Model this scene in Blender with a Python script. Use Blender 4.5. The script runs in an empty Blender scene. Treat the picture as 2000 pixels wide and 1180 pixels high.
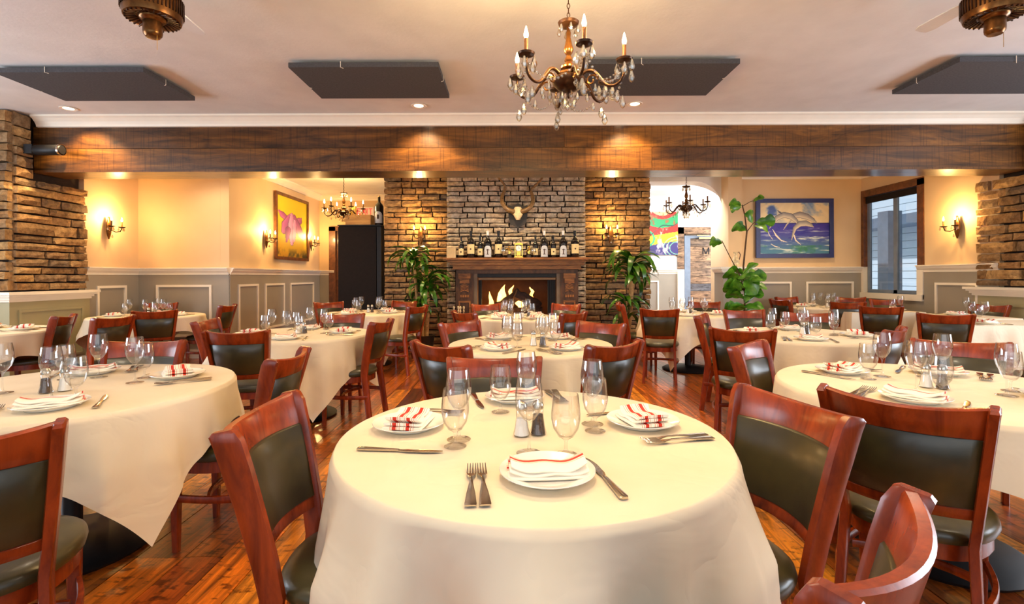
import bpy, bmesh, math, random
import numpy as np
from mathutils import Vector, Matrix
PI = math.pi
sc = bpy.context.scene
C = sc.collection
random.seed(7)
RNG = random.Random(11)
F = 967.0; CH = 1.286; HY = 540.0          # focal length in px, camera height, horizon row of the 2000x1180 frame

# ------------------------------------------------------------------ camera, world, light, exposure
cam = bpy.data.objects.new('camera', bpy.data.cameras.new('camera')); C.objects.link(cam)
cam.data.sensor_width = 36.0; cam.data.lens = F / 2000 * 36; cam.data.shift_y = (HY - 590) / 2000
cam.data.clip_start = 0.05
cam.matrix_world = Matrix.Translation((0, 0, CH)) @ Matrix.Rotation(PI / 2, 4, 'X') @ Matrix.Rotation(math.radians(-0.2), 4, 'Z')
sc.camera = cam
w = bpy.data.worlds.new('daylight'); sc.world = w; w.use_nodes = True
bg = w.node_tree.nodes['Background']; bg.inputs[0].default_value = (0.70, 0.85, 1.0, 1); bg.inputs[1].default_value = 0.62
sc.view_settings.view_transform = 'Standard'; sc.view_settings.look = 'None'
sc.view_settings.gamma = 1.0; sc.view_settings.use_curve_mapping = False
sc.view_settings.exposure = 0.42
try:
    sc.cycles.transparent_max_bounces = 40; sc.cycles.max_bounces = 7; sc.cycles.diffuse_bounces = 4
    sc.cycles.caustics_reflective = False; sc.cycles.caustics_refractive = False; sc.cycles.sample_clamp_indirect = 6.0
except Exception: pass

def lamp(name, kind, loc, energy, col, size=0.05, target=None, spot=None, blend=0.6, size_y=None):
    l = bpy.data.lights.new(name, kind); l.energy = energy; l.color = col
    if kind == 'AREA':
        l.shape = 'RECTANGLE' if size_y else 'DISK'; l.size = size
        if size_y: l.size_y = size_y
    else: l.shadow_soft_size = size
    if spot: l.spot_size = math.radians(spot); l.spot_blend = blend
    o = bpy.data.objects.new(name, l); C.objects.link(o); o.location = loc
    if target is not None:
        o.rotation_euler = (Vector(target) - Vector(loc)).to_track_quat('-Z', 'Y').to_euler()
    return o
WARM = (1.0, 0.72, 0.38); WARM2 = (1.0, 0.62, 0.22); DAY = (0.72, 0.86, 1.0)
# daylight through windows out of view: behind the camera, and in the entrance annex right of the chimney
lamp('left_window_light', 'AREA', (-7.5, 2.2, 1.7), 190, (0.74, 0.86, 1.0), 4.0, (0, 2.2, 1.7), size_y=1.5)
lamp('right_window_light', 'AREA', (7.5, 2.6, 1.7), 190, (0.76, 0.87, 1.0), 4.0, (0, 2.6, 1.7), size_y=1.5)
lamp('rear_window_light', 'AREA', (0, -2.2, 1.7), 34, (0.90, 0.94, 1.0), 6.0, (0, 6, 1.7), size_y=1.5)
lamp('annex_window_light', 'AREA', (6.3, 10.6, 1.75), 140, DAY, 1.9, (-4, 10.9, 1.3), size_y=1.9)
sun = bpy.data.lights.new('sun', 'SUN'); sun.energy = 2.2; sun.angle = 0.02; sun.color = (0.95, 0.98, 1.0)
so = bpy.data.objects.new('sun', sun); C.objects.link(so); so.rotation_euler = Vector((1, -.15, -1.1)).to_track_quat('-Z', 'Y').to_euler()
lamp('annex_door_light', 'AREA', (3.3, 9.75, 3.0), 90, (0.92, 0.96, 1.0), 1.6, (3.6, 11.4, 1.2), size_y=0.6)

# ------------------------------------------------------------------ node material helpers
def lin(c):
    return tuple(((v / 12.92) if v <= 0.04045 else ((v + 0.055) / 1.055) ** 2.4) for v in c)
def srgb(r, g, b): return lin((r / 255, g / 255, b / 255))
class NT:
    def __init__(s, name):
        s.m = bpy.data.materials.new(name); s.m.use_nodes = True; s.t = s.m.node_tree; s.n = s.t.nodes; s.b = s.n['Principled BSDF']
    def add(s, t, **k):
        x = s.n.new(t)
        for a, v in k.items(): setattr(x, a, v)
        return x
    def link(s, a, b): s.t.links.new(a, b)
    def coord(s, kind='Object', scale=(1, 1, 1), rand=False):
        tc = s.add('ShaderNodeTexCoord') if kind != 'World' else s.add('ShaderNodeNewGeometry')
        out = tc.outputs['Position'] if kind == 'World' else tc.outputs[kind]
        mp = s.add('ShaderNodeMapping'); mp.inputs['Scale'].default_value = scale; s.link(out, mp.inputs['Vector'])
        if rand:
            oi = s.add('ShaderNodeObjectInfo'); mu = s.add('ShaderNodeMath', operation='MULTIPLY'); mu.inputs[1].default_value = 57.0
            s.link(oi.outputs['Random'], mu.inputs[0]); cx = s.add('ShaderNodeCombineXYZ')
            for i in range(3): s.link(mu.outputs[0], cx.inputs[i])
            s.link(cx.outputs[0], mp.inputs['Location'])
        return mp.outputs[0]
    def noise(s, vec, scale, detail=3, rough=0.55, dist=0.0):
        n = s.add('ShaderNodeTexNoise'); n.inputs['Scale'].default_value = scale; n.inputs['Detail'].default_value = detail
        n.inputs['Roughness'].default_value = rough; n.inputs['Distortion'].default_value = dist; s.link(vec, n.inputs['Vector']); return n.outputs['Fac']
    def ramp(s, fac, stops, interp='LINEAR'):
        r = s.add('ShaderNodeValToRGB'); r.color_ramp.interpolation = interp; e = r.color_ramp.elements
        while len(e) < len(stops): e.new(0.5)
        for i, (p, c) in enumerate(stops): e[i].position = p; e[i].color = (*c, 1)
        s.link(fac, r.inputs[0]); return r.outputs[0]
    def mix(s, fac, a, b, mode='MIX'):
        m = s.add('ShaderNodeMix', data_type='RGBA', blend_type=mode)
        for sock, v in ((m.inputs[0], fac), (m.inputs[6], a), (m.inputs[7], b)):
            if isinstance(v, (int, float)): sock.default_value = v
            elif isinstance(v, tuple): sock.default_value = (*v, 1)
            else: s.link(v, sock)
        return m.outputs[2]
    def bump(s, h, strength=0.3, dist=0.01):
        b = s.add('ShaderNodeBump'); b.inputs['Strength'].default_value = strength; b.inputs['Distance'].default_value = dist
        s.link(h, b.inputs['Height']); s.link(b.outputs[0], s.b.inputs['Normal'])
    def set(s, col=None, rough=None, metal=None, coat=None, spec=None):
        if col is not None:
            if isinstance(col, tuple): s.b.inputs['Base Color'].default_value = (*col, 1)
            else: s.link(col, s.b.inputs['Base Color'])
        if rough is not None: s.b.inputs['Roughness'].default_value = rough
        if metal is not None: s.b.inputs['Metallic'].default_value = metal
        if coat is not None: s.b.inputs['Coat Weight'].default_value = coat; s.b.inputs['Coat Roughness'].default_value = 0.12
        if spec is not None: s.b.inputs['Specular IOR Level'].default_value = spec
        return s.m
def plain(name, col, rough=0.5, metal=0.0, var=0.12, nscale=8, coat=0, bump=0.0, spec=None):
    t = NT(name); v = t.coord(); f = t.noise(v, nscale, 4)
    lo = tuple(max(0, x * (1 - var)) for x in col); hi = tuple(min(1, x * (1 + var)) for x in col)
    t.set(t.ramp(f, [(0.3, lo), (0.7, hi)]), rough, metal, coat, spec)
    if bump: t.bump(t.noise(v, nscale * 12, 3), bump, 0.003)
    return t.m
def emit(name, col, strength):
    t = NT(name); t.b.inputs['Base Color'].default_value = (*col, 1); t.b.inputs['Emission Color'].default_value = (*col, 1); t.b.inputs['Emission Strength'].default_value = strength; return t.m

def wood(name, dark, light, scale=(14, 14, 1.6), rough=0.3, coat=0.4, rand=False, kind='Object', fine=4.0):
    t = NT(name); v = t.coord(kind, scale, rand); f = t.noise(v, 1.6, 6, 0.62, 0.6)
    t.set(t.ramp(f, [(0.28, dark), (0.72, light)]), rough, 0, coat); t.bump(t.noise(v, fine, 4), 0.12, 0.002); return t.m
M = {}
M['cherry'] = wood('cherry_wood', srgb(84, 24, 6), srgb(166, 64, 18), (9, 9, 2.5), 0.27, 0.12)
t = NT('leather'); v = t.coord(); f = t.noise(v, 5, 3)
t.set(t.ramp(f, [(0.3, srgb(34, 30, 16)), (0.7, srgb(70, 62, 32))]), 0.32, 0, 0.1); t.bump(t.noise(v, 260, 2), 0.12, 0.001); M['leather'] = t.m
t = NT('linen'); v = t.coord(); f = t.noise(v, 2.5, 3)
t.set(t.ramp(f, [(0.3, srgb(226, 208, 178)), (0.7, srgb(236, 220, 194))]), 0.85, 0, 0, 0.2)
wr1 = t.noise(v, 3.2, 3, 0.5, 1.2); rg = t.add('ShaderNodeMath', operation='SUBTRACT'); t.link(wr1, rg.inputs[0]); rg.inputs[1].default_value = 0.5
ab = t.add('ShaderNodeMath', operation='ABSOLUTE'); t.link(rg.outputs[0], ab.inputs[0]); t.bump(ab.outputs[0], 0.22, 0.05); M['cloth'] = t.m
M['ceil'] = plain('ceiling_paper', srgb(228, 226, 222), 0.8, 0, 0.05, 3, 0, 0.5)
t = NT('wall_paint'); v = t.coord('World'); f = t.noise(v, 1.2, 3)
t.set(t.ramp(f, [(0.3, srgb(224, 190, 144)), (0.7, srgb(234, 202, 158))]), 0.6); M['wall'] = t.m
M['white_wall'] = plain('annex_paint', srgb(244, 240, 232), 0.6, 0, 0.02, 2)
M['wains'] = plain('grey_green_paint', srgb(158, 148, 132), 0.45, 0, 0.05, 2)
M['pillarbase'] = plain('sage_paint', srgb(172, 162, 124), 0.4, 0, 0.05, 2)
M['trim'] = plain('trim_paint', srgb(246, 234, 214), 0.35, 0, 0.03, 4)
M['panel'] = plain('acoustic_felt', srgb(78, 76, 78), 0.95, 0, 0.2, 60, 0, 0.5)
M['black'] = plain('black_vinyl', srgb(32, 25, 22), 0.6, 0, 0.15, 30, spec=0.15)
M['blackmetal'] = plain('black_iron', srgb(26, 25, 26), 0.5, 0.3, 0.2, 20)
M['bronze'] = plain('bronze', srgb(112, 72, 34), 0.28, 0.85, 0.35, 25)
M['darkbronze'] = plain('dark_bronze', srgb(66, 42, 26), 0.32, 0.75, 0.3, 25)
M['brass'] = plain('brass', srgb(214, 168, 78), 0.25, 0.9, 0.2, 30)
M['steel'] = plain('steel', srgb(196, 186, 170), 0.16, 1.0, 0.06, 20)
M['china'] = plain('china', srgb(250, 246, 236), 0.15, 0, 0.01, 4, 0.5)
M['pot'] = plain('dark_pot', srgb(40, 32, 28), 0.4, 0, 0.2, 10)
M['soil'] = plain('soil', srgb(56, 40, 28), 0.95, 0, 0.4, 40, 0, 0.6)
M['cane'] = wood('plant_cane', srgb(140, 96, 50), srgb(206, 160, 96), (10, 10, 10), 0.7, 0)
M['bark'] = wood('fig_bark', srgb(66, 44, 28), srgb(112, 80, 50), (14, 14, 6), 0.8, 0)
M['horn'] = wood('horn', srgb(74, 50, 26), srgb(158, 118, 66), (6, 6, 40), 0.45, 0.2)
M['bone'] = plain('bone', srgb(228, 206, 160), 0.6, 0, 0.15, 30, 0, 0.3)
M['sleeve'] = plain('candle_sleeve', srgb(112, 66, 26), 0.4, 0, 0.2, 20)
M['bulb'] = emit('bulb_glow', (1.0, 0.80, 0.45), 22.0)
M['can'] = emit('downlight_glow', (1.0, 0.85, 0.6), 14.0)
def leafmat(name, a, b, c):
    t = NT(name); v = t.coord('Object', (6, 6, 6), True); f = t.noise(v, 1.5, 3)
    t.set(t.ramp(f, [(0.3, a), (0.6, b), (0.78, c)]), 0.35, 0, 0.2); return t.m
M['leaf'] = leafmat('strap_leaf', srgb(18, 62, 10), srgb(66, 120, 20), srgb(170, 176, 44))
M['figleaf'] = leafmat('fig_leaf', srgb(34, 92, 14), srgb(96, 156, 36), srgb(150, 190, 64))
# stone: every stone picks its own tone
def stonemat(name, stops):
    t = NT(name); oi = t.add('ShaderNodeObjectInfo'); tone = t.ramp(oi.outputs['Random'], stops)
    v = t.coord('World', (1, 1, 1)); n = t.noise(v, 16, 6, 0.7); n2 = t.noise(v, 5, 3)
    c = t.mix(0.75, tone, t.ramp(n, [(0.3, (0.16, 0.12, 0.09)), (0.65, (1, 1, 1))]), 'MULTIPLY')
    c = t.mix(0.5, c, t.ramp(n2, [(0.35, (0.62, 0.42, 0.24)), (0.65, (1, 1, 1))]), 'MULTIPLY')
    t.set(c, 0.85, 0, 0, 0.25); t.bump(n, 0.7, 0.02); return t.m
M['stone'] = stonemat('ledge_stone', [(0.0, srgb(132, 104, 74)), (0.25, srgb(204, 160, 106)), (0.5, srgb(160, 134, 104)), (0.75, srgb(222, 178, 116)), (1.0, srgb(124, 108, 94))])
M['greystone'] = stonemat('grey_ledge_stone', [(0.0, srgb(206, 190, 164)), (0.3, srgb(240, 222, 190)), (0.6, srgb(214, 202, 182)), (1.0, srgb(250, 234, 204))])
M['mortar'] = plain('mortar', srgb(46, 32, 22), 0.95, 0, 0.3, 20, 0, 0.4)
# planks of the floor
def plankmat(name, stops, scale, marks, mk=0.8):
    t = NT(name); oi = t.add('ShaderNodeObjectInfo'); tone = t.ramp(oi.outputs['Random'], stops)
    v = t.coord('World', scale, True); n = t.noise(v, 1.0, 7, 0.68, 0.8)
    c = t.mix(0.85, tone, t.ramp(n, [(0.34, (0.08, 0.045, 0.025)), (0.5, (0.66, 0.54, 0.44)), (0.66, (1.5, 1.32, 0.95))]), 'MULTIPLY')
    v2 = t.coord('World', marks, True); n2 = t.noise(v2, 1.0, 3, 0.6)
    c = t.mix(mk, c, t.ramp(n2, [(0.36, (0.16, 0.10, 0.07)), (0.46, (1, 1, 1))]), 'MULTIPLY')
    t.set(c, 0.30, 0, 0.25); t.bump(n, 0.25, 0.004); return t.m
M['plank'] = plankmat('floor_plank', [(0.0, srgb(120, 52, 16)), (0.3, srgb(214, 118, 32)), (0.5, srgb(142, 64, 18)), (0.75, srgb(250, 166, 54)), (0.85, srgb(104, 46, 16)), (1.0, srgb(176, 86, 26))], (22, 1.3, 1), (14, 30, 1))
M['beam'] = plankmat('beam_board', [(0.0, srgb(92, 60, 28)), (0.5, srgb(128, 86, 36)), (1.0, srgb(98, 64, 30))], (1.1, 9, 9), (60, 1.6, 1.6), 0.45)
M['mantel_shade'] = wood('mantel_shade_wood', srgb(48, 26, 12), srgb(104, 64, 32), (10, 10, 3), 0.5, 0.0)  # darker copy of the mantel wood: shade of the recesses put into colour
M['mantel'] = wood('mantel_wood', srgb(92, 50, 18), srgb(190, 122, 56), (3, 10, 16), 0.5, 0.0)
M['barn'] = plankmat('barn_board', [(0.0, srgb(120, 104, 96)), (0.5, srgb(170, 140, 116)), (1.0, srgb(92, 98, 116))], (3, 3, 22), (8, 8, 30))
M['casing'] = wood('brown_casing', srgb(72, 38, 18), srgb(130, 76, 38), (6, 6, 6), 0.4, 0.2)
M['pine'] = wood('pine_crate', srgb(186, 130, 62), srgb(228, 180, 104), (2, 8, 14), 0.6, 0)
# clear glass as a thin wall: transparency with Fresnel reflections, darker where seen edge-on
def glassmat(name, tint, edge, rough=0.02, fres=1.45, power=2.2):
    t = NT(name); t.n.remove(t.b); out = [n for n in t.n if n.type == 'OUTPUT_MATERIAL'][0]
    lw = t.add('ShaderNodeLayerWeight'); lw.inputs[0].default_value = 0.5
    pw = t.add('ShaderNodeMath', operation='POWER'); t.link(lw.outputs['Facing'], pw.inputs[0]); pw.inputs[1].default_value = power
    tr = t.add('ShaderNodeBsdfTransparent'); t.link(t.mix(pw.outputs[0], tint, edge), tr.inputs[0])
    gl = t.add('ShaderNodeBsdfGlossy'); gl.inputs['Roughness'].default_value = rough
    lf = t.add('ShaderNodeMath', operation='POWER'); t.link(lw.outputs['Facing'], lf.inputs[0]); lf.inputs[1].default_value = 3.0
    fr = t.add('ShaderNodeMath', operation='MULTIPLY_ADD'); t.link(lf.outputs[0], fr.inputs[0]); fr.inputs[1].default_value = 0.8; fr.inputs[2].default_value = 2.0 * ((fres - 1) / (fres + 1)) ** 2
    mx = t.add('ShaderNodeMixShader'); t.link(fr.outputs[0], mx.inputs[0]); t.link(tr.outputs[0], mx.inputs[1]); t.link(gl.outputs[0], mx.inputs[2])
    t.link(mx.outputs[0], out.inputs[0]); return t.m
M['glass'] = glassmat('clear_glass', (0.985, 0.985, 0.98), (0.30, 0.27, 0.24), power=6.0)
M['pane'] = glassmat('window_glass', (0.93, 0.96, 0.98), (0.7, 0.75, 0.8), 0.01, 1.3)
M['crystal'] = glassmat('crystal', (0.95, 0.90, 0.80), (0.45, 0.36, 0.26), 0.08, 2.3, 2.0)
M['bottle'] = plain('dark_bottle_glass', srgb(12, 14, 18), 0.06, 0, 0.1, 5, 0.6)
M['label'] = plain('cream_label', srgb(232, 208, 150), 0.6, 0, 0.05, 30)
M['whitelabel'] = plain('white_label', srgb(206, 210, 214), 0.5, 0, 0.15, 60)
M['foil'] = plain('silver_foil', srgb(214, 206, 196), 0.3, 0.4, 0.1, 20)
M['ink'] = plain('label_ink', srgb(70, 46, 34), 0.6)
def stripes(name, axis):
    t = NT(name); tc = t.add('ShaderNodeTexCoord'); sp = t.add('ShaderNodeSeparateXYZ'); t.link(tc.outputs['Object'], sp.inputs[0])
    mr = t.add('ShaderNodeMapRange'); mr.inputs[1].default_value = -0.1; mr.inputs[2].default_value = 0.1; t.link(sp.outputs[1], mr.inputs[0])
    W = srgb(250, 240, 222); R = srgb(206, 52, 30); T_ = srgb(214, 130, 96)
    if axis == 1:
        st = [(0, W), (0.46, T_), (0.47, W), (0.49, T_), (0.50, W), (0.51, R), (0.585, W), (0.60, T_), (0.61, W), (0.635, T_), (0.645, W)]
    else:
        st = [(0, W), (0.30, T_), (0.31, W), (0.335, R), (0.405, W), (0.42, T_), (0.43, W), (0.46, T_), (0.47, W), (0.54, T_), (0.55, W), (0.575, R), (0.64, W), (0.66, T_), (0.67, W), (0.70, T_), (0.71, W)]
    t.set(t.ramp(mr.outputs[0], st, 'CONSTANT'), 0.85); return t.m
M['napkinA'] = stripes('striped_linen_along', 1)
M['napkinB'] = stripes('striped_linen_bands', 2)
t = NT('painted_canvas'); at = t.add('ShaderNodeAttribute'); at.attribute_name = 'Col'; t.set(at.outputs['Color'], 0.5); M['paint'] = t.m
M['blueframe'] = plain('blue_frame', srgb(34, 50, 112), 0.4, 0, 0.15, 10)
t = NT('flame'); v = t.coord('World'); f = t.noise(v, 9, 3)
t.link(t.ramp(f, [(0.3, (1.0, 0.22, 0.02)), (0.6, (1.0, 0.62, 0.12))]), t.b.inputs['Emission Color']); t.b.inputs['Emission Strength'].default_value = 3.2; M['flame'] = t.m
M['char'] = plain('charred_log', srgb(58, 36, 26), 0.9, 0, 0.4, 20, 0, 0.8)
M['firebrick'] = plain('firebrick', srgb(96, 56, 32), 0.8, 0, 0.2, 10)
M['red'] = emit('exit_red', srgb(240, 60, 50), 1.6)
M['salt'] = plain('salt_grain', srgb(245, 240, 230), 0.8, 0, 0.02, 90)
M['pepper'] = plain('pepper_grain', srgb(84, 66, 48), 0.9, 0, 0.5, 160)
M['siding'] = plain('pale_siding', srgb(226, 234, 240), 0.7, 0, 0.03, 3)
M['sash'] = plain('grey_sash', srgb(120, 132, 148), 0.4)

# ------------------------------------------------------------------ mesh helpers
class MB:
    def __init__(s): s.v = []; s.f = []
    def pts(s, P):
        k = len(s.v); s.v += [tuple(p) for p in P]; return k
    def box(s, x0, x1, y0, y1, z0, z1):
        k = s.pts([(x, y, z) for z in (z0, z1) for y in (y0, y1) for x in (x0, x1)])
        for q in ((0, 2, 3, 1), (4, 5, 7, 6), (0, 1, 5, 4), (2, 6, 7, 3), (0, 4, 6, 2), (1, 3, 7, 5)): s.f.append(tuple(k + i for i in q))
        return s
    def loft(s, secs, cap=True, close=False):
        n = len(secs[0]); k = len(s.v)
        for q in secs: s.pts(q)
        m = len(secs)
        for i in range(m if close else m - 1):
            a = k + i * n; b = k + ((i + 1) % m) * n
            for j in range(n): s.f.append((a + j, a + (j + 1) % n, b + (j + 1) % n, b + j))
        if cap and not close:
            s.f.append(tuple(k + j for j in range(n - 1, -1, -1))); s.f.append(tuple(k + (m - 1) * n + j for j in range(n)))
        return s
    def tube(s, path, rad, n=8, close=False):
        path = [Vector(p) for p in path]
        if not hasattr(rad, '__len__'): rad = [rad] * len(path)
        secs = []; up = None
        for i, p in enumerate(path):
            a = path[max(0, i - 1)]; b = path[min(len(path) - 1, i + 1)]
            if close: a = path[i - 1]; b = path[(i + 1) % len(path)]
            d = (b - a).normalized()
            if up is None: up = Vector((0, 0, 1)) if abs(d.z) < 0.9 else Vector((1, 0, 0))
            u = up - d * up.dot(d)
            if u.length < 1e-4: u = d.orthogonal()
            u.normalize(); up = u; w_ = d.cross(u)
            secs.append([p + (u * math.cos(t_) + w_ * math.sin(t_)) * rad[i] for t_ in [2 * PI * j / n for j in range(n)]])
        return s.loft(secs, True, close)
    def lathe(s, prof, n=24, cx=0, cy=0, cz=0, closed=False):
        k = len(s.v); m = len(prof)
        for r, z in prof:
            for j in range(n):
                a = 2 * PI * j / n; s.v.append((cx + r * math.cos(a), cy + r * math.sin(a), cz + z))
        for i in range(m if closed else m - 1):
            for j in range(n):
                a = k + i * n; b = k + ((i + 1) % m) * n
                s.f.append((a + j, a + (j + 1) % n, b + (j + 1) % n, b + j))
        return s
    def prism(s, poly, z0, z1):
        n = len(poly); k = s.pts([(x, y, z0) for x, y in poly] + [(x, y, z1) for x, y in poly])
        s.f.append(tuple(k + i for i in range(n - 1, -1, -1))); s.f.append(tuple(k + n + i for i in range(n)))
        for i in range(n): s.f.append((k + i, k + (i + 1) % n, k + n + (i + 1) % n, k + n + i))
        return s
    def xf(s, Mx, start=0):
        for i in range(start, len(s.v)): s.v[i] = tuple(Mx @ Vector(s.v[i]))
        return s
    def mesh(s, name, mat, smooth=35, fix=True):
        me = bpy.data.meshes.new(name); me.from_pydata(s.v, [], s.f)
        if fix:
            b = bmesh.new(); b.from_mesh(me); bmesh.ops.remove_doubles(b, verts=b.verts, dist=1e-6); bmesh.ops.recalc_face_normals(b, faces=b.faces); b.to_mesh(me); b.free()
        if smooth:
            for p in me.polygons: p.use_smooth = True
            me.set_sharp_from_angle(angle=math.radians(smooth))
        if mat: me.materials.append(mat)
        return me
def link(name, me, parent=None, loc=(0, 0, 0), rot=None, scale=None):
    o = bpy.data.objects.new(name, me); C.objects.link(o); o.location = loc
    if rot is not None: o.rotation_euler = rot
    if scale is not None: o.scale = scale
    if parent is not None: o.parent = parent
    return o
def obj(name, mb, mat, parent=None, smooth=35, loc=(0, 0, 0), rot=None, fix=True):
    return link(name, mb.mesh(name, mat, smooth, fix), parent, loc, rot)
def tag(o, label=None, cat=None, group=None, kind=None):
    if label: o['label'] = label
    if cat: o['category'] = cat
    if group: o['group'] = group
    if kind: o['kind'] = kind
    return o
def thing(name, label, cat, loc=(0, 0, 0), rz=0, group=None):
    o = bpy.data.objects.new(name, None); C.objects.link(o); o.location = loc; o.rotation_euler = (0, 0, rz); o.empty_display_size = 0.1
    return tag(o, label, cat, group)
def copy_tree(o, parent=None):
    c = o.copy(); C.objects.link(c); c.parent = parent
    for ch in o.children: copy_tree(ch, c)
    return c
used_proto = set()
def inst(proto, loc, rz, label, group, tilt=None):
    if proto.name in used_proto: o = copy_tree(proto)
    else: o = proto; used_proto.add(proto.name)
    o.location = loc; o.rotation_euler = (0, 0, rz) if tilt is None else (tilt[0], tilt[1], rz)
    o['label'] = label
    if group: o['group'] = group
    return o
def rsec(c, A, B, ch=0.25):
    c = Vector(c); A = Vector(A); B = Vector(B); k = 1 - ch
    return [c + A + B * k, c + A * k + B, c - A * k + B, c - A + B * k, c - A - B * k, c - A * k - B, c + A * k - B, c + A - B * k]
def P(px, py=None, D=1.0):
    x = (px - 1000) * D / F
    if py is None: return x
    hy = HY - (px - 1000) * 0.0035
    return (x, D, CH + (hy - py) * D / F)

# ------------------------------------------------------------------ stones
def stone_variants(tag_, n, mat):
    out = []
    for q in range(n):
        r = random.Random(100 + q); mb = MB(); nx, nz = 5, 3
        idx = {}
        for j in range(nz):
            for i in range(nx):
                x = -0.5 + i / (nx - 1); z = -0.5 + j / (nz - 1)
                e = (i in (0, nx - 1)) or (j in (0, nz - 1))
                jx = r.uniform(-0.02, 0.02) if e else 0; jz = r.uniform(-0.06, 0.06)
                idx[i, j] = mb.pts([(x * (0.96 if e else 1) + jx, -0.5 - (r.uniform(0.0, 0.12) if e else r.uniform(0.15, 0.45)), z * (0.9 if e else 1) + jz)])
        for j in range(nz - 1):
            for i in range(nx - 1): mb.f.append((idx[i, j], idx[i + 1, j], idx[i + 1, j + 1], idx[i, j + 1]))
        rim = [(i, 0) for i in range(nx)] + [(nx - 1, j) for j in range(1, nz)] + [(i, nz - 1) for i in range(nx - 2, -1, -1)] + [(0, j) for j in range(nz - 2, 0, -1)]
        back = []
        for (i, j) in rim:
            p = mb.v[idx[i, j]]; back.append(mb.pts([(p[0], 0.5, p[2])]))
        m = len(rim)
        for a in range(m):
            b = (a + 1) % m; mb.f.append((idx[rim[b]], idx[rim[a]], back[a], back[b]))
        out.append(mb.mesh(tag_, mat, 0))
    return out
SV = {'stone': stone_variants('stone', 8, M['stone']), 'greystone': stone_variants('stone', 8, M['greystone'])}
def stones(parent, org, u, n, U, Z, kind, hr=(0.07, 0.125), lr=(0.16, 0.42), depth=0.09, holes=(), seed=1):
    """lay stones on a plane: org + u*s + z; n outward normal"""
    r = random.Random(seed); u = Vector(u).normalized(); n = Vector(n).normalized(); z = Z[0]
    rz = math.atan2(u.y, u.x)
    if (Matrix.Rotation(rz, 3, 'Z') @ Vector((0, -1, 0))).dot(n) < 0: rz += PI
    while z < Z[1] - 0.02:
        h = min(r.uniform(*hr), Z[1] - z)
        if Z[1] - z - h < 0.04: h = Z[1] - z
        s = U[0]
        while s < U[1] - 0.01:
            l = r.uniform(*lr)
            if U[1] - s - l < lr[0] * 0.6: l = U[1] - s
            hit = False
            for (a, b, c, d) in holes:
                if s + l > a + 0.01 and s < b - 0.01 and z + h > c + 0.01 and z < d - 0.01:
                    if s < a - 0.04: l = a - s
                    elif s + l > b + 0.04: l = s + l - b; s = b
                    else: hit = True
            if not hit:
                d_ = depth * r.uniform(0.75, 1.2)
                p = Vector(org) + u * (s + l / 2) + n * (d_ / 2) + Vector((0, 0, z + h / 2))
                o = link('stone', r.choice(SV[kind]), parent, p, (0, r.uniform(-0.012, 0.012), rz), (l - 0.010, d_, h - 0.011))
            s += l
        z += h

# ------------------------------------------------------------------ room shell
H = 3.29; HR = 3.2
def struct(name, mb, mat, parent=None, smooth=0):
    o = obj(name, mb, mat, parent, smooth)
    if parent is None: o['kind'] = 'structure'
    return o
# front ceiling, rear ceiling
struct('ceiling', MB().box(-8.2, 8.2, -2.4, 6.6, H, H + 0.15), M['ceil'])
struct('ceiling_rear', MB().box(-6.3, 6.9, 6.6, 13.4, HR, HR + 0.15), M['ceil'])
fl = struct('floor', MB().box(-8.2, 8.2, -2.4, 13.4, -0.2, -0.022), M['mortar'])
def wframe(p0, p1, side):
    p0 = Vector((*p0, 0)); p1 = Vector((*p1, 0)); u = (p1 - p0); L = u.length; u.normalize(); n = Vector((-u.y, u.x, 0)) * side
    return p0, u, n, L
def wbox(mb, fr, u0, u1, z0, z1, w0, w1):
    p0, u, n, L = fr; k = len(mb.v); mb.box(u0, u1, w0, w1, z0, z1)
    for i in range(k, len(mb.v)):
        a, b, c = mb.v[i]; mb.v[i] = tuple(p0 + u * a + n * b + Vector((0, 0, c)))
    return mb
def wprof(mb, fr, u0, u1, prof):
    """extrude profile [(w,z)...] along the wall"""
    p0, u, n, L = fr
    mb.loft([[p0 + u * s + n * a + Vector((0, 0, b)) for a, b in prof] for s in (u0, u1)]); return mb
RAIL = [(0, 1.33), (0.02, 1.33), (0.025, 1.36), (0.05, 1.39), (0.055, 1.42), (0.075, 1.425), (0.075, 1.44), (0, 1.445)]
def crownp(z, s=1.0): return [(0, z), (0.11 * s, z), (0.11 * s, z - 0.02 * s), (0.085 * s, z - 0.035 * s), (0.05 * s, z - 0.07 * s), (0.03 * s, z - 0.1 * s), (0.025 * s, z - 0.125 * s), (0, z - 0.13 * s)]
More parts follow.
